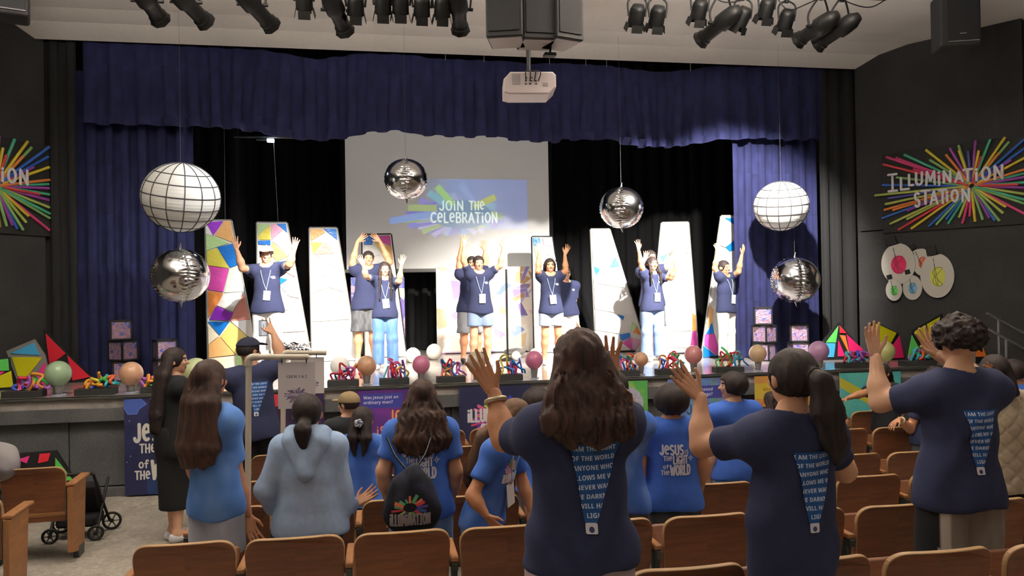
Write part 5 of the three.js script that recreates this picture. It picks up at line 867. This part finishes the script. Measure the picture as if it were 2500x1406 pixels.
function person(s) {
  const h = s.h, kid = h < 1.52 ? 1.08 : 1, b = (s.b ?? 1) * (s.sex === 'f' ? .95 : 1.02), φ = s.turn, face = s.face ?? φ, id = folk++, tone = SKIN_TONES[id % 4];
  const t = thing('person', s.label, 'person', s.at, 0, s.at[1] === STAGE ? 'performers on the stage' : 'people among the seats');
  const fine = !!s.fine, stage = s.at[1] === STAGE;
  // ---- skeleton
  const U = V(0, 1, 0), F = V(Math.sin(φ), 0, Math.cos(φ)), sg = Math.cos(φ) >= 0 ? 1 : -1, lat = V(Math.cos(φ) * sg, 0, -Math.sin(φ) * sg);   // lat points to the picture's right
  const lean = s.lean ? F.clone().multiplyScalar(.12) : V(0, 0, 0);
  const at = (k, x = 0, f = 0) => { const q = Math.max(0, (k - .5) / .5); return V(s.top * q, k * h, 0).addScaledVector(lean, q).addScaledVector(lat, x * h).addScaledVector(F, f * h); };
  const fr = { r: lat, u: U, f: F }, hw = (s.sex === 'f' ? .092 : .105) * b;
  const shL = at(.798, -hw), shR = at(.798, hw), hipL = at(.505, -.052), hipR = at(.505, .052), L3 = (a) => V(...a);
  // shoulders rise with lifted arms
  const arms = [[shL, s.l, -1], [shR, s.r, 1]].map(([sh, a, side]) => { const e = L3(a[0]), w = L3(a[1]), p = L3(a[2]); sh.y += Math.max(0, Math.min(.035, (e.y - sh.y) * .25)) * h; return { sh, e, w, p, side }; });
  const st = s.low === 'dress' ? .03 : stage ? .062 : .058, legs = [-1, 1].map((q) => { const dx = q * st, kn = at(.282, dx * 1.02, .012), an = at(.045, dx * 1.15, -.008); kn.x = dx * 1.02 * h * lat.x; an.x = dx * 1.15 * h * lat.x; return { hip: q < 0 ? hipL : hipR, kn, an, toe: an.clone().addScaledVector(F, .105 * h).addScaledVector(lat, q * .014 * h).setY(.018 * h) }; });
  // ---- head frame
  const Hh = .135 * h * kid, hc = at(1).clone().setY(h - Hh * .5), hf = V(Math.sin(face), stage ? -.03 : .02, Math.cos(face)).normalize(), hr0 = V().crossVectors(U, hf).normalize(), hu = V().crossVectors(hf, hr0), H = { r: hr0, u: hu, f: hf };
  const hp = (x, y, z) => hc.clone().addScaledVector(hr0, x * Hh).addScaledVector(hu, y * Hh).addScaledVector(hf, z * Hh);
  const headPs = [egg(hp(0, .09, -.03), H, .352 * Hh, .405 * Hh, .43 * Hh), egg(hp(0, -.2, .1), H, .27 * Hh, .29 * Hh, .29 * Hh), cone(hp(0, -.36, .22), hp(0, -.4, .26), .1 * Hh, .085 * Hh), cone(hp(0, .02, .37), hp(0, -.11, .46), .035 * Hh, .055 * Hh), cone(hp(-.16, -.1, .3), hp(.16, -.1, .3), .1 * Hh, .1 * Hh)];
  for (const q of [-1, 1]) headPs.push(egg(hp(q * .355, -.04, -.04), H, .045 * Hh, .115 * Hh, .07 * Hh));
  const neck = cone(at(.81), hp(0, -.22, -.06), .036 * h * b, .032 * h * b), headF = blend([...headPs, cone(at(.84), hp(0, -.2, -.06), .033 * h * b, .031 * h * b)], .06 * Hh);
  // ---- body
  const T = [egg(at(.535), fr, .096 * h * b, .07 * h, .066 * h * b), egg(at(.62), fr, .08 * h * b, .085 * h, .056 * h * b), egg(at(.72), fr, .092 * h * b, .095 * h, .062 * h * b), cone(shL, shR, .036 * h, .036 * h), cone(at(.84), shL, .03 * h, .034 * h), cone(at(.84), shR, .03 * h, .034 * h)];
  const limbs = []; for (const a of arms) limbs.push(cone(a.sh, a.e, .034 * h * b, .026 * h * b), cone(a.e, a.e.clone().lerp(a.w, .35), .0255 * h * b, .0265 * h * b), cone(a.e.clone().lerp(a.w, .35), a.w, .0265 * h * b, .0165 * h));
  for (const g of legs) limbs.push(cone(g.hip, g.kn, .054 * h * b, .035 * h * b), cone(g.kn, g.kn.clone().lerp(g.an, .35), .034 * h * b, .036 * h * b), cone(g.kn.clone().lerp(g.an, .35), g.an, .036 * h * b, .02 * h), cone(g.an.clone().addScaledVector(F, -.01 * h), g.toe, .021 * h, .015 * h));
  const bodyPs = [...T, neck, ...limbs], bodyF = blend(bodyPs, .022 * h), tint = (x, y, z, k) => mix(tone, C(0x8a4a3a), .06 + .07 * noise(x * 14 + id, y * 14, z * 14) + k);
  const geos = [skin(bodyF.d, ...bounds(bodyPs, .03), fine ? .014 : .016, (x, y, z) => tint(x, y, z, 0))];
  const lip = C(0xa8504a), browC = C(HAIR[s.hairc ?? 'dark']), eyeC = C(0x1a1210), white = C(0xf0eae4);
  geos.push(skin(headF.d, ...bounds(headPs, .012), stage ? .0066 : .0075, (x, y, z) => {
    const v = V(x, y, z).sub(hc), a = Math.abs(v.dot(hr0)) / Hh, q = v.dot(hu) / Hh, f = v.dot(hf) / Hh;
    let c = tint(x, y, z, 0); if (f < .12) return c;
    c = mix(c, lip, .3 * Math.exp(-((a - .2) ** 2 + (q + .12) ** 2) / .006));
    if (((a - .15) / .075) ** 2 + ((q - .0) / .032) ** 2 < 1) c = a > .1 && a < .2 ? eyeC : white;
    if (Math.abs(a - .155) < .095 && Math.abs(q - .095 + .25 * (a - .155) ** 2) < .024) c = browC;
    const sm = -.275 + 1.1 * a * a; if (a < .15 && Math.abs(q - sm) < .052) c = stage && Math.abs(q - sm - .006) < .024 && a < .12 ? white : lip;
    return c;
  }));
  // hands with five fingers
  for (const a of arms) {
    const d = a.p.clone().sub(a.w).normalize(), L = .108 * h, up = d.y > -.2, inw = up ? lat.clone().multiplyScalar(-a.side) : F.clone(), sd = inw.clone().addScaledVector(d, -inw.dot(d)).normalize(), n = V().crossVectors(d, sd).multiplyScalar(up && sg > 0 ? -a.side : a.side), P = (x, y, z = 0) => a.w.clone().addScaledVector(d, x * L).addScaledVector(sd, y * L).addScaledVector(n, z * L);
    const hs = [cone(a.w.clone().lerp(a.e, .12), P(.08, 0), .0165 * h, .085 * L)], fist = s.point && a.side < 0;
    [[.16, .45, .16], [.055, .5, .05], [-.05, .46, -.06], [-.15, .36, -.17]].forEach(([o, ln, sp], k) => {
      const base = P(.48, o), cu = fist && k ? 1.3 : up ? .1 + .05 * k : .35, m = base.clone().addScaledVector(d, ln * .5 * L).addScaledVector(sd, sp * .25 * L).addScaledVector(n, cu * .18 * L), e = m.clone().addScaledVector(d, ln * (fist && k ? -.3 : .48) * L).addScaledVector(sd, sp * .3 * L).addScaledVector(n, cu * .4 * L);
      hs.push(cone(P(.1, o * .6), base, .075 * L, .055 * L), cone(base, m, .05 * L, .044 * L), cone(m, e, .044 * L, .036 * L));
    });
    const tb = P(.16, .12), tm = P(.36, .3, .06), te = P(.54, .36, .1); hs.push(cone(tb, tm, .07 * L, .055 * L), cone(tm, te, .052 * L, .042 * L));
    geos.push(skin(blend(hs, .03 * L).d, ...bounds(hs, .008), fine ? .0042 : .0062, (x, y, z) => tint(x, y, z, .05)));
  }
  const bodyG = mergeGeometries(geos); add('body', bodyG, skinMat, t);
  // ---- shirt
  const black = s.low === 'dress', hem = s.hem ? s.hem : s.longs === 2 ? .39 : s.shirt === 'hoodie' ? .47 : s.shirt === 'quilt' ? .44 : .475, slv = s.longs === 1 ? 1 : s.shirt === 'quilt' ? .1 : black ? 1 : .62, w = s.shirt === 'hoodie' || s.shirt === 'quilt' ? 1.1 : .94;
  const S = [egg(at(.72), fr, .106 * h * b * w, .11 * h, .08 * h * b * w), egg(at(.62), fr, .103 * h * b * w, .11 * h, .078 * h * b * w), egg(at(.53), fr, .122 * h * b * w, .12 * h, .086 * h * b * w), egg(at(hem), fr, .131 * h * b * w, .1 * h, .09 * h * b * w), cone(shL, shR, .043 * h, .043 * h), cone(at(.825), shL, .04 * h, .041 * h), cone(at(.825), shR, .04 * h, .041 * h)];
  const sleeves = arms.map((a) => { const e = slv > .9 ? a.w.clone().lerp(a.e, .06) : a.sh.clone().lerp(a.e, slv + .05), m = a.e, parts = slv > .9 ? [cone(a.sh, m, .05 * h * b, .042 * h * b), cone(m, e, .042 * h * b, .032 * h)] : [cone(a.sh, e.clone().lerp(a.sh, -.15), .039 * h * b, .044 * h * b)]; const n = e.clone().sub(slv > .9 ? m : a.sh).normalize(), cut = e.dot(n); return { lo: parts[0].lo, hi: parts[0].hi, parts, d(x, y, z) { let d = parts[0].d(x, y, z); if (parts[1]) d = smin(d, parts[1].d(x, y, z), .02); return smax(d, x * n.x + y * n.y + z * n.z - cut, .02); } }; });
  const core = blend(S, .05 * h), hemY = hem * h, nk = egg(at(.862, 0, .012), fr, .054 * h, .052 * h, .054 * h), wr = s.shirt === 'quilt' ? 0 : fine ? .0075 : .0055, nf = 5 / h;
  const shirtF = (x, y, z) => {
    let d = core.d(x, y, z); d = smin(d, sleeves[0].d(x, y, z), .02 * h); d = smin(d, sleeves[1].d(x, y, z), .02 * h);
    if (d < .06 && d > -.06) {
      if (s.shirt === 'quilt') { const a = x * lat.x + z * lat.z, q1 = Math.abs(((a + y) * 9) % 1), q2 = Math.abs(((a - y + 9) * 9) % 1), m = Math.min(Math.min(q1, 1 - q1), Math.min(q2, 1 - q2)); d += .009 * Math.exp(-m * m * 160) - .004; }
      else { const f = noise(x * nf * 1.2 + id, y * nf * 2.2, z * nf * 1.2) + .6 * noise((x + y * .8) * nf * 2.6, (y - x * .5) * nf * 3, z * nf * 2 + id); if (fine) { const a = x * lat.x + z * lat.z; d += .008 * Math.sin((a * .8 - y * .62) * 34 + 2.2 * noise(a * 6, y * 5 + id)) * (.5 + .5 * noise(a * 5 + 3, y * 4, id)) + .006 * Math.sin((a * .9 + y * .5) * 52 + 2 * noise(a * 7, y * 7, 4)) * Math.max(0, noise(a * 4, y * 5, id + 5)); } d += wr * f * (stage ? .8 : 1.1) - .003 * Math.sin((x * 9 + z * 5) * 3.1 + id) * Math.max(0, (at(.62).y - y) / h * 3); }
    }
    if (!black) d = smax(d, hemY + .006 * h * Math.sin(x * 16 + id) - y, .02); return smax(d, -nk.d(x, y, z), .014);
  };
  const base = C(SHIRT[s.shirt]), lightS = mix(base, C(0xa8c4ea), .55), darkS = mix(base, C(0x1f3f90), .5);
  const shirtPaint = (x, y, z) => { if (s.shirt === 'tiedye' || s.shirt === 'sky') { const n = noise(x * 9 + id * 3, y * 7, z * 9) + .6 * noise(x * 23, y * 19 + id, z * 23); return n > 0 ? mix(base, lightS, n * .5) : mix(base, darkS, -n * .6); } if (s.shirt === 'quilt' && y < at(.6).y && x * lat.x > .02) return mix(base, C(0xb8bccb), .5); const n = noise(x * 60, y * 60, z * 60); return black ? base : base.clone().multiplyScalar(1 + .09 * n); };
  const sb = bounds([...S, ...sleeves.flatMap((q) => q.parts)], .03); sb[0][1] = Math.max(sb[0][1], hemY - .05);
  add(black ? 'dress_top' : s.shirt === 'hoodie' ? 'hooded_top' : s.shirt === 'quilt' ? 'quilted_jacket' : 'shirt', skin(shirtF, ...sb, fine ? .0085 : stage ? .0125 : .0115, shirtPaint), clothMat, t);
  if (s.shirt === 'hoodie') { const hd = [cone(at(.85, -.05, -.03), at(.85, .05, -.03), .04 * h, .04 * h), cone(at(.83, -.05, -.06), at(.72, 0, -.085), .04 * h, .03 * h), cone(at(.83, .05, -.06), at(.72, 0, -.085), .04 * h, .03 * h), cone(at(.84, -.065, .0), at(.82, -.05, .05), .03 * h, .02 * h), cone(at(.84, .065, .0), at(.82, .05, .05), .03 * h, .02 * h)], hdF = blend(hd, .03); add('hood', skin((x, y, z) => hdF.d(x, y, z) + .004 * noise(x * 18, y * 18, z * 18), ...bounds(hd, .02), .01, shirtPaint), clothMat, t); }
  // ---- trousers, shorts or skirt
  const lc = C(LOW[s.lowc]), end = { shorts: s.sex === 'f' ? .36 : .28, pants: .05, wide: .045, dress: .17 }[s.low], fl = { shorts: .072, pants: .046, wide: .058, dress: .09 }[s.low] * h * b;
  const Pq = [egg(at(.53), fr, .102 * h * b, .075 * h, .075 * h * b)], lo = end * h;
  if (s.low === 'dress') Pq.push(cone(at(.55), V(0, lo, 0), .098 * h * b, fl * .92), cone(at(.62), at(.5), .09 * h, .1 * h));
  else for (const g of legs) { const kn = g.kn.clone(), knr = s.low === 'shorts' ? fl * .9 : s.low === 'wide' ? .055 * h * b : .047 * h * b; Pq.push(cone(g.hip, kn, .068 * h * b, knr), cone(kn, g.an.clone().setY(0), knr, fl)); }
  const lowF = blend(Pq, .02 * h), pb = bounds(Pq, .02); pb[0][1] = Math.max(pb[0][1], lo - .03);
  add(s.low === 'shorts' ? 'shorts' : s.low === 'dress' ? 'skirt' : 'trousers', skin((x, y, z) => Math.max(lowF.d(x, y, z) + .004 * noise(x * 11 + id, y * 7, z * 11) + .002 * noise(x * 30, y * 16, z * 30), lo - y, y - (black ? .6 : hem + .03) * h), ...pb, stage ? .014 : .016, (x, y, z) => { if (s.stripe) { const v = (x * lat.x + z * lat.z) / h; if (v < -.075) return C(v < -.1 ? 0x111114 : 0xc8c0b4); } return mix(lc, C(0xffffff), s.lowc === 'black' ? 0 : .03 + .05 * noise(x * 40, y * 12, z * 40)); }), clothMat, t);
  for (const g of legs) { const sh = [cone(g.an.clone().addScaledVector(F, -.02 * h).setY(.026 * h), g.toe.clone().addScaledVector(F, .012 * h).setY(.024 * h), .026 * h, .022 * h)]; add('shoe', skin((x, y, z) => Math.max(blend(sh, .01).d(x, y, z), .002 - y), ...bounds(sh, .01), .011, () => C(id % 3 ? 0xd8d8dc : 0x28282c)), clothMat, t); }
  // ---- hair
  const hcol = C(HAIR[s.hairc ?? 'dark']), hlite = mix(hcol, C(0x8a5a40), s.hairc ? .4 : .16), hq = [egg(hp(0, .1, -.06), H, .395 * Hh, .435 * Hh, .46 * Hh)];
  const cutFace = egg(hp(0, -.14, .5), H, .3 * Hh, .36 * Hh, .42 * Hh), kind = s.hair, back = -1, tail = [];
  const bk = (x, y, z) => { const p = hp(x, 0, z); p.y = hc.y + y * Hh; if (y < -.5) for (let k = 0; k < 40 && shirtF(p.x, p.y, p.z) < .1 * Hh; k++) p.addScaledVector(F, z < 0 ? -.01 : .01); return p; };
  let strand = .05, low = -.3;
  if (kind === 'short' || kind === 'curly') low = -.12;
  if (kind === 'cap') low = -.14;
  if (kind === 'curly') hq.push(egg(hp(0, .17, -.02), H, .5 * Hh, .44 * Hh, .53 * Hh));
  if (kind === 'bowl') { low = -.36; hq.push(egg(hp(0, .06, -.06), H, .53 * Hh, .47 * Hh, .54 * Hh)); }
  if (kind === 'bob') { low = -.72; for (const q of [-1, 1]) tail.push(cone(hp(q * .3, .05, -.05), bk(q * .34, -.55, -.02), .16 * Hh, .12 * Hh), cone(hp(q * .16, 0, -.3), bk(q * .2, -.6, -.22), .2 * Hh, .15 * Hh)); }
  if (['long', 'wavy'].includes(kind)) {
    const len = s.hl * h / Hh - .5, wv = kind === 'wavy'; low = -9;
    for (const q of [-1, -.66, -.33, 0, .33, .66, 1]) { const kx = s.hw ?? (wv ? .55 : .3), y1 = Math.min(.55, len * .5); tail.push(cone(hp(q * .26, .05, -.2), bk(q * (.3 + kx * .25), -y1, -.28), .18 * Hh, .21 * Hh), cone(bk(q * (.3 + kx * .25), -y1, -.28), bk(q * (kx + .05), -len * .76, -.34), .21 * Hh, .19 * Hh), cone(bk(q * (kx + .05), -len * .76, -.34), bk(q * kx * 1.02, -len + .05 + .14 * noise(q * 5 + id, 3), -.34), .19 * Hh, .12 * Hh)); }
    if (stage) for (const q of [-1, 1]) tail.push(cone(hp(q * .33, .08, .1), bk(q * .36, -.6, .18), .09 * Hh, .11 * Hh), cone(bk(q * .36, -.6, .18), bk(q * .4, -len * .85, .34), .11 * Hh, .05 * Hh));
    if (wv) { const keep = seed; seed = 900 + id; for (let k = 0; k < (fine ? 34 : 16); k++) { const x0 = rr(-1, 1) * ((s.hw ?? .55) + .12), y0 = -len + rr(-.02, .5), zz = -.42 - .1 * (1 - x0 * x0); let p = bk(x0, y0 + .3, zz); for (let m = 1; m < 5; m++) { const q = bk(x0 + rr(-.06, .06), y0 + .3 - m * .1, zz + rr(-.03, .02)); tail.push(cone(p, q, .05 * Hh, (m === 4 ? .02 : .05) * Hh)); p = q; } } seed = keep; strand = .1; }
  }
  if (kind === 'pony') { const p = [hp(-.06, .1, -.5), hp(-.12, .02, -.64), bk(-.22, -.45, -.66), bk(-.34, -.95, -.6), bk(-.44, -1.35, -.56)]; [.13, .17, .24, .21, .06].forEach((r, i, a) => i && tail.push(cone(p[i - 1], p[i], a[i - 1] * Hh, r * Hh))); }
  if (kind === 'lowpony') tail.push(cone(hp(0, -.12, -.45), bk(.02, -.35, -.55), .13 * Hh, .2 * Hh), cone(bk(.02, -.35, -.55), bk(.05, -.75, -.52), .22 * Hh, .12 * Hh));
  if (kind === 'halfpony') for (const q of [-1, 1]) tail.push(cone(hp(q * .2, .0, -.28), bk(q * .24, -.55, -.34), .2 * Hh, .2 * Hh), cone(bk(q * .24, -.55, -.34), bk(q * .16, -1.15, -.38), .2 * Hh, .06 * Hh));
  const capH = blend(hq, .05 * Hh), tailF = tail.length ? blend(tail, .09 * Hh) : null, ear = [-1, 1].map((q) => egg(hp(q * .38, -.06, .04), H, .1 * Hh, .14 * Hh, .16 * Hh));
  const hairF = (x, y, z) => {
    let d = Math.max(capH.d(x, y, z), -cutFace.d(x, y, z)); const vy = ((x - hc.x) * hu.x + (y - hc.y) * hu.y + (z - hc.z) * hu.z) / Hh, vf = ((x - hc.x) * hf.x + (y - hc.y) * hf.y + (z - hc.z) * hf.z) / Hh, vr = ((x - hc.x) * hr0.x + (z - hc.z) * hr0.z) / Hh;
    if (vf > -.1 && ['short', 'curly', 'tied', 'pony', 'lowpony', 'cap'].includes(kind)) d = Math.max(d, -Math.min(ear[0].d(x, y, z), ear[1].d(x, y, z)));
    d = Math.max(d, (low - vy) * Hh * .9, vf > .3 ? (.2 - vy) * Hh : -1);
    if (kind === 'bowl' || kind === 'short') d = Math.max(d, (low + (vf + .3) * .25 - vy) * Hh * .8);
    if (tailF) d = smin(d, tailF.d(x, y, z), .06 * Hh);
    if (d < .03 && d > -.03) { if (kind === 'curly') d += .055 * Hh * noise(vr * 9, vy * 9, vf * 9) + .035 * Hh * noise(vr * 20, vy * 20, vf * 20); else { const an = vr * 1.0, amp = strand * (vy > -.1 ? .45 : 1); d += amp * Hh * .55 * noise(an * 17 + (strand > .06 ? 1.3 : .8) * Math.sin(vy * (strand > .06 ? 8 : 2) + vr * 3), vy * 1.2 + id, vf * 9) + amp * Hh * .3 * noise(an * 40 + Math.sin(vy * 4), vy * 2, vf * 22); } }
    return d;
  };
  add('hair', skin(hairF, ...bounds([...hq, ...tail], .012), fine ? .0062 : .008, (x, y, z) => { const n = .6 * noise(x * 55 + z * 20, y * 5 + id, z * 55) + .6 * noise(x * 150, y * 9, z * 150 + id), ends = kind === 'wavy' || s.hairc ? Math.max(0, (hc.y - .5 * Hh - y) / h * 2.2) : 0; return mix(hcol, hlite, .22 + .4 * n + ends * .5); }), hairMat, t);
  if (kind === 'tied' || kind === 'pony' || kind === 'lowpony') add('hair_tie', new THREE.TorusGeometry(.14 * Hh, .03 * Hh, 8, 20).applyQuaternion(new THREE.Quaternion().setFromUnitVectors(V(0, 0, 1), kind === 'lowpony' ? V(0, -1, 0) : hf)).translate(...(kind === 'lowpony' ? bk(.02, -.22, -.5) : hp(kind === 'pony' ? -.08 : 0, .08, -.55)).toArray()), std(0x17151a, .8), t);
  if (kind === 'tied') { const bn = [egg(hp(0, .02, -.55), H, .17 * Hh, .16 * Hh, .14 * Hh)]; add('hair_bun', skin(blend(bn, .01).d, ...bounds(bn, .01), .009, () => hcol), hairMat, t); }
  if (kind === 'halfpony') add('scrunchie', new THREE.TorusKnotGeometry(.085 * Hh, .045 * Hh, 40, 6, 2, 5).translate(...hp(0, .0, -.56).toArray()), std(0xb9bcc8, .8), t, 'pale grey scrunchie');
  if (kind === 'cap') {
    const cc = { white: 0xd9d6cc, navycap: 0x20253a, tan: 0x8d7a58 }[s.cap], tilt = s.cap === 'tan' ? .0 : .12, dome = egg(hp(0, .14, -.04), H, .43 * Hh, .42 * Hh, .5 * Hh), cf = (x, y, z) => Math.max(dome.d(x, y, z), (.1 + tilt - .12 * .0) * Hh - ((x - hc.x) * hu.x + (y - hc.y) * hu.y + (z - hc.z) * hu.z));
    add('cap_crown', skin(cf, ...bounds([dome], .01), .008, () => C(cc)), clothMat, t);
    const flat = s.cap === 'tan', bf = flat ? hf : hf.clone(), br = [egg(hp(0, .14 + tilt, .52), { r: hr0, u: hu.clone().addScaledVector(hf, flat ? 0 : .25).normalize(), f: hf.clone().addScaledVector(hu, flat ? 0 : -.25).normalize() }, .34 * Hh, .035 * Hh, .32 * Hh)]; add('cap_brim', skin(br[0].d, ...bounds(br, .01), .008, () => C(cc)), clothMat, t);
    add('cap_button', new THREE.SphereGeometry(.03 * Hh, 8, 6).translate(...hp(0, .57, -.04).toArray()), std(cc, .8), t);
  }
  // ---- prints, badges and things worn
  if (s.prn && s.prn !== 'burst') { const [pw, ph, y, x] = { verse: [.118, .18, s.py ?? .69, s.px ?? .018], logo: [.175, .16, .685, -.0], small: [.05, .026, .735, -.02] }[s.prn]; add('shirt_print', patch(shirtF, at(y, x, 0), lat, U, F.clone().multiplyScalar(-1), pw * h, ph * h, 24, 34), PRINT[s.prn], t, 'white lettering print on the back'); }
  if (s.prn === 'burst') add('shirt_print', patch(shirtF, at(.69, 0, 0), V(Math.cos(φ), 0, -Math.sin(φ)), U, F, .16 * h, .18 * h, 20, 24), PRINT.burst, t, 'coloured burst print on the front');
  if (stage) add('shirt_print', patch(shirtF, at(.755, .055, 0), V(Math.cos(φ), 0, -Math.sin(φ)), U, F, .05 * h, .033 * h, 8, 6), PRINT.chest, t, 'small white chest print');
  if (s.badge) {
    const R0 = V(Math.cos(φ), 0, -Math.sin(φ)), hit = (y, x) => { const p = at(y, 0, .3).addScaledVector(R0, x * h); let q = 0; for (let k = 0; k < 60; k++) { const d = shirtF(p.x - F.x * q, p.y, p.z - F.z * q); if (d < .003 || q > .6) break; q += d * .8; } return p.addScaledVector(F, -q + .006); };
    for (const q of [-1, 1]) add('lanyard', tube([at(.845, q * .036, .0).addScaledVector(F, .02 * h), hit(.8, q * .036), hit(.72, q * .018), hit(.655, .004)].map((p) => p.toArray()), .0048, 20, 5), lanyardMat, t);
    const bc = hit(.615, .008); const bg = new RoundedBoxGeometry(.095, .135, .004, 2, .002); bg.rotateZ(.1 * (id % 3 - 1)).rotateY(φ); add('badge', bg.translate(bc.x + F.x * .012, bc.y - .005, bc.z + F.z * .012), badgeMat, t, 'white name badge');
  }
  if (s.watch) { const a = arms[0], g = new THREE.TorusGeometry(.0215 * h, .006 * h, 8, 24); g.applyQuaternion(new THREE.Quaternion().setFromUnitVectors(V(0, 0, 1), a.w.clone().sub(a.e).normalize())); const p = a.w.clone().lerp(a.e, .16); add('watch', g.translate(p.x, p.y, p.z), std(0xc9b89a, .35, { metalness: .5 }), t); }
  if (s.neckband) add('neck_cord', new THREE.TorusGeometry(.041 * h, .004 * h, 6, 24).rotateX(1.45).translate(...at(.845).toArray()), phoneMat, t);
  return { arms, t };
}
for (const s of PEOPLE) {
  const q = person(s);
  if (s.phone) { const p = q.arms[1].p, c = thing('mobile_phone', 'white-screened phone held up by the man in the dark cap', 'phone', [s.at[0] + p.x - .05, s.at[1] + p.y - .01, s.at[2] + p.z + .02], .25); add('case', rbox(.078, .155, .009, .006), phoneMat, c); add('screen', box(.07, .14, .001, 0, 0, .005), std(0xf0f0f0, .3, { emissive: 0xdfe4ee, emissiveIntensity: .5, map: painted(64, 128, (g) => { g.fillStyle = '#e8e8ea'; g.fillRect(0, 0, 64, 128); g.fillStyle = '#222'; g.fillRect(0, 0, 20, 128); g.fillRect(30, 30, 12, 40); g.fillRect(52, 0, 12, 60); }) }), c, 'bright camera view'); }
}
// drawstring bag hanging behind the wavy-haired girl, and a jacket over the aisle seat
{
  const I = { r: V(1, 0, 0), u: V(0, 1, 0), f: V(0, 0, 1) }, bg = thing('drawstring_bag', 'black drawstring bag with colourful print behind the wavy-haired girl', 'bag', [.176, .83, -4.46]);
  const ps = [egg(V(0, .1, 0), I, .17, .13, .07), egg(V(0, .2, 0), I, .13, .13, .06), cone(V(0, .25, 0), V(.02, .34, .0), .05, .03)], f = blend(ps, .06), bagF = (x, y, z) => f.d(x, y, z) + .008 * noise(x * 18, y * 7, z * 18) + .004 * noise(x * 40, y * 20, z * 30);
  add('sack', skin(bagF, ...bounds(ps, .02), .009, (x, y, z) => mix(C(0x1c1e2a), C(0x2a2e48), noise(x * 20, y * 20, z * 20))), clothMat, bg);
  add('bag_print', patch(bagF, V(-.01, .12, 0), V(1, 0, 0), V(0, 1, 0), V(0, 0, 1), .26, .2, 24, 20), inkMat(400, 300, (g, W, H) => { g.clearRect(0, 0, W, H); burst(g, 200, 120, 170, 110, 16, ['#c8404a', '#58a878', '#5a4aa8', '#b8c860', '#d87a5a', '#3a5aa8'], 71, 26, .35); letter(g, 'iLLUMiNATION', 30, 270, 90, 340, '#9a98a0', .18); }), bg, 'colour burst and pale lettering');
  for (const q of [-1, 1]) add('cord', tube([[q * .02, .33, 0], [q * .08, .4, -.04], [q * .13, .5, -.12]], .006, 14, 5), phoneMat, bg);
  const jk = thing('draped_jacket', 'pale grey jacket draped over the seats at the left edge', 'jacket', [-3.12, .8, -7.0]), js = [egg(V(0, .1, 0), I, .2, .12, .12), egg(V(.1, .03, .05), I, .13, .12, .1), egg(V(-.12, .14, 0), I, .14, .1, .11)], jf = blend(js, .05);
  add('cloth', skin((x, y, z) => jf.d(x, y, z) + .012 * noise(x * 12, y * 12, z * 12), ...bounds(js, .02), .012, (x, y, z) => mix(C(0x8f8a86), C(0x7d7a90), .4 + .5 * noise(x * 9, y * 9, z * 9))), clothMat, jk); add('lining', skin((x, y, z) => egg(V(.02, .17, .06), I, .05, .03, .05).d(x, y, z), [-.1, .1, -.1], [.12, .25, .2], .01, () => C(0x2f4f9a)), clothMat, jk, 'blue lining patch');
}

scene.traverse((o) => { if (o.isMesh) { o.castShadow = true; o.receiveShadow = true; } });
renderer.render(scene, camera);
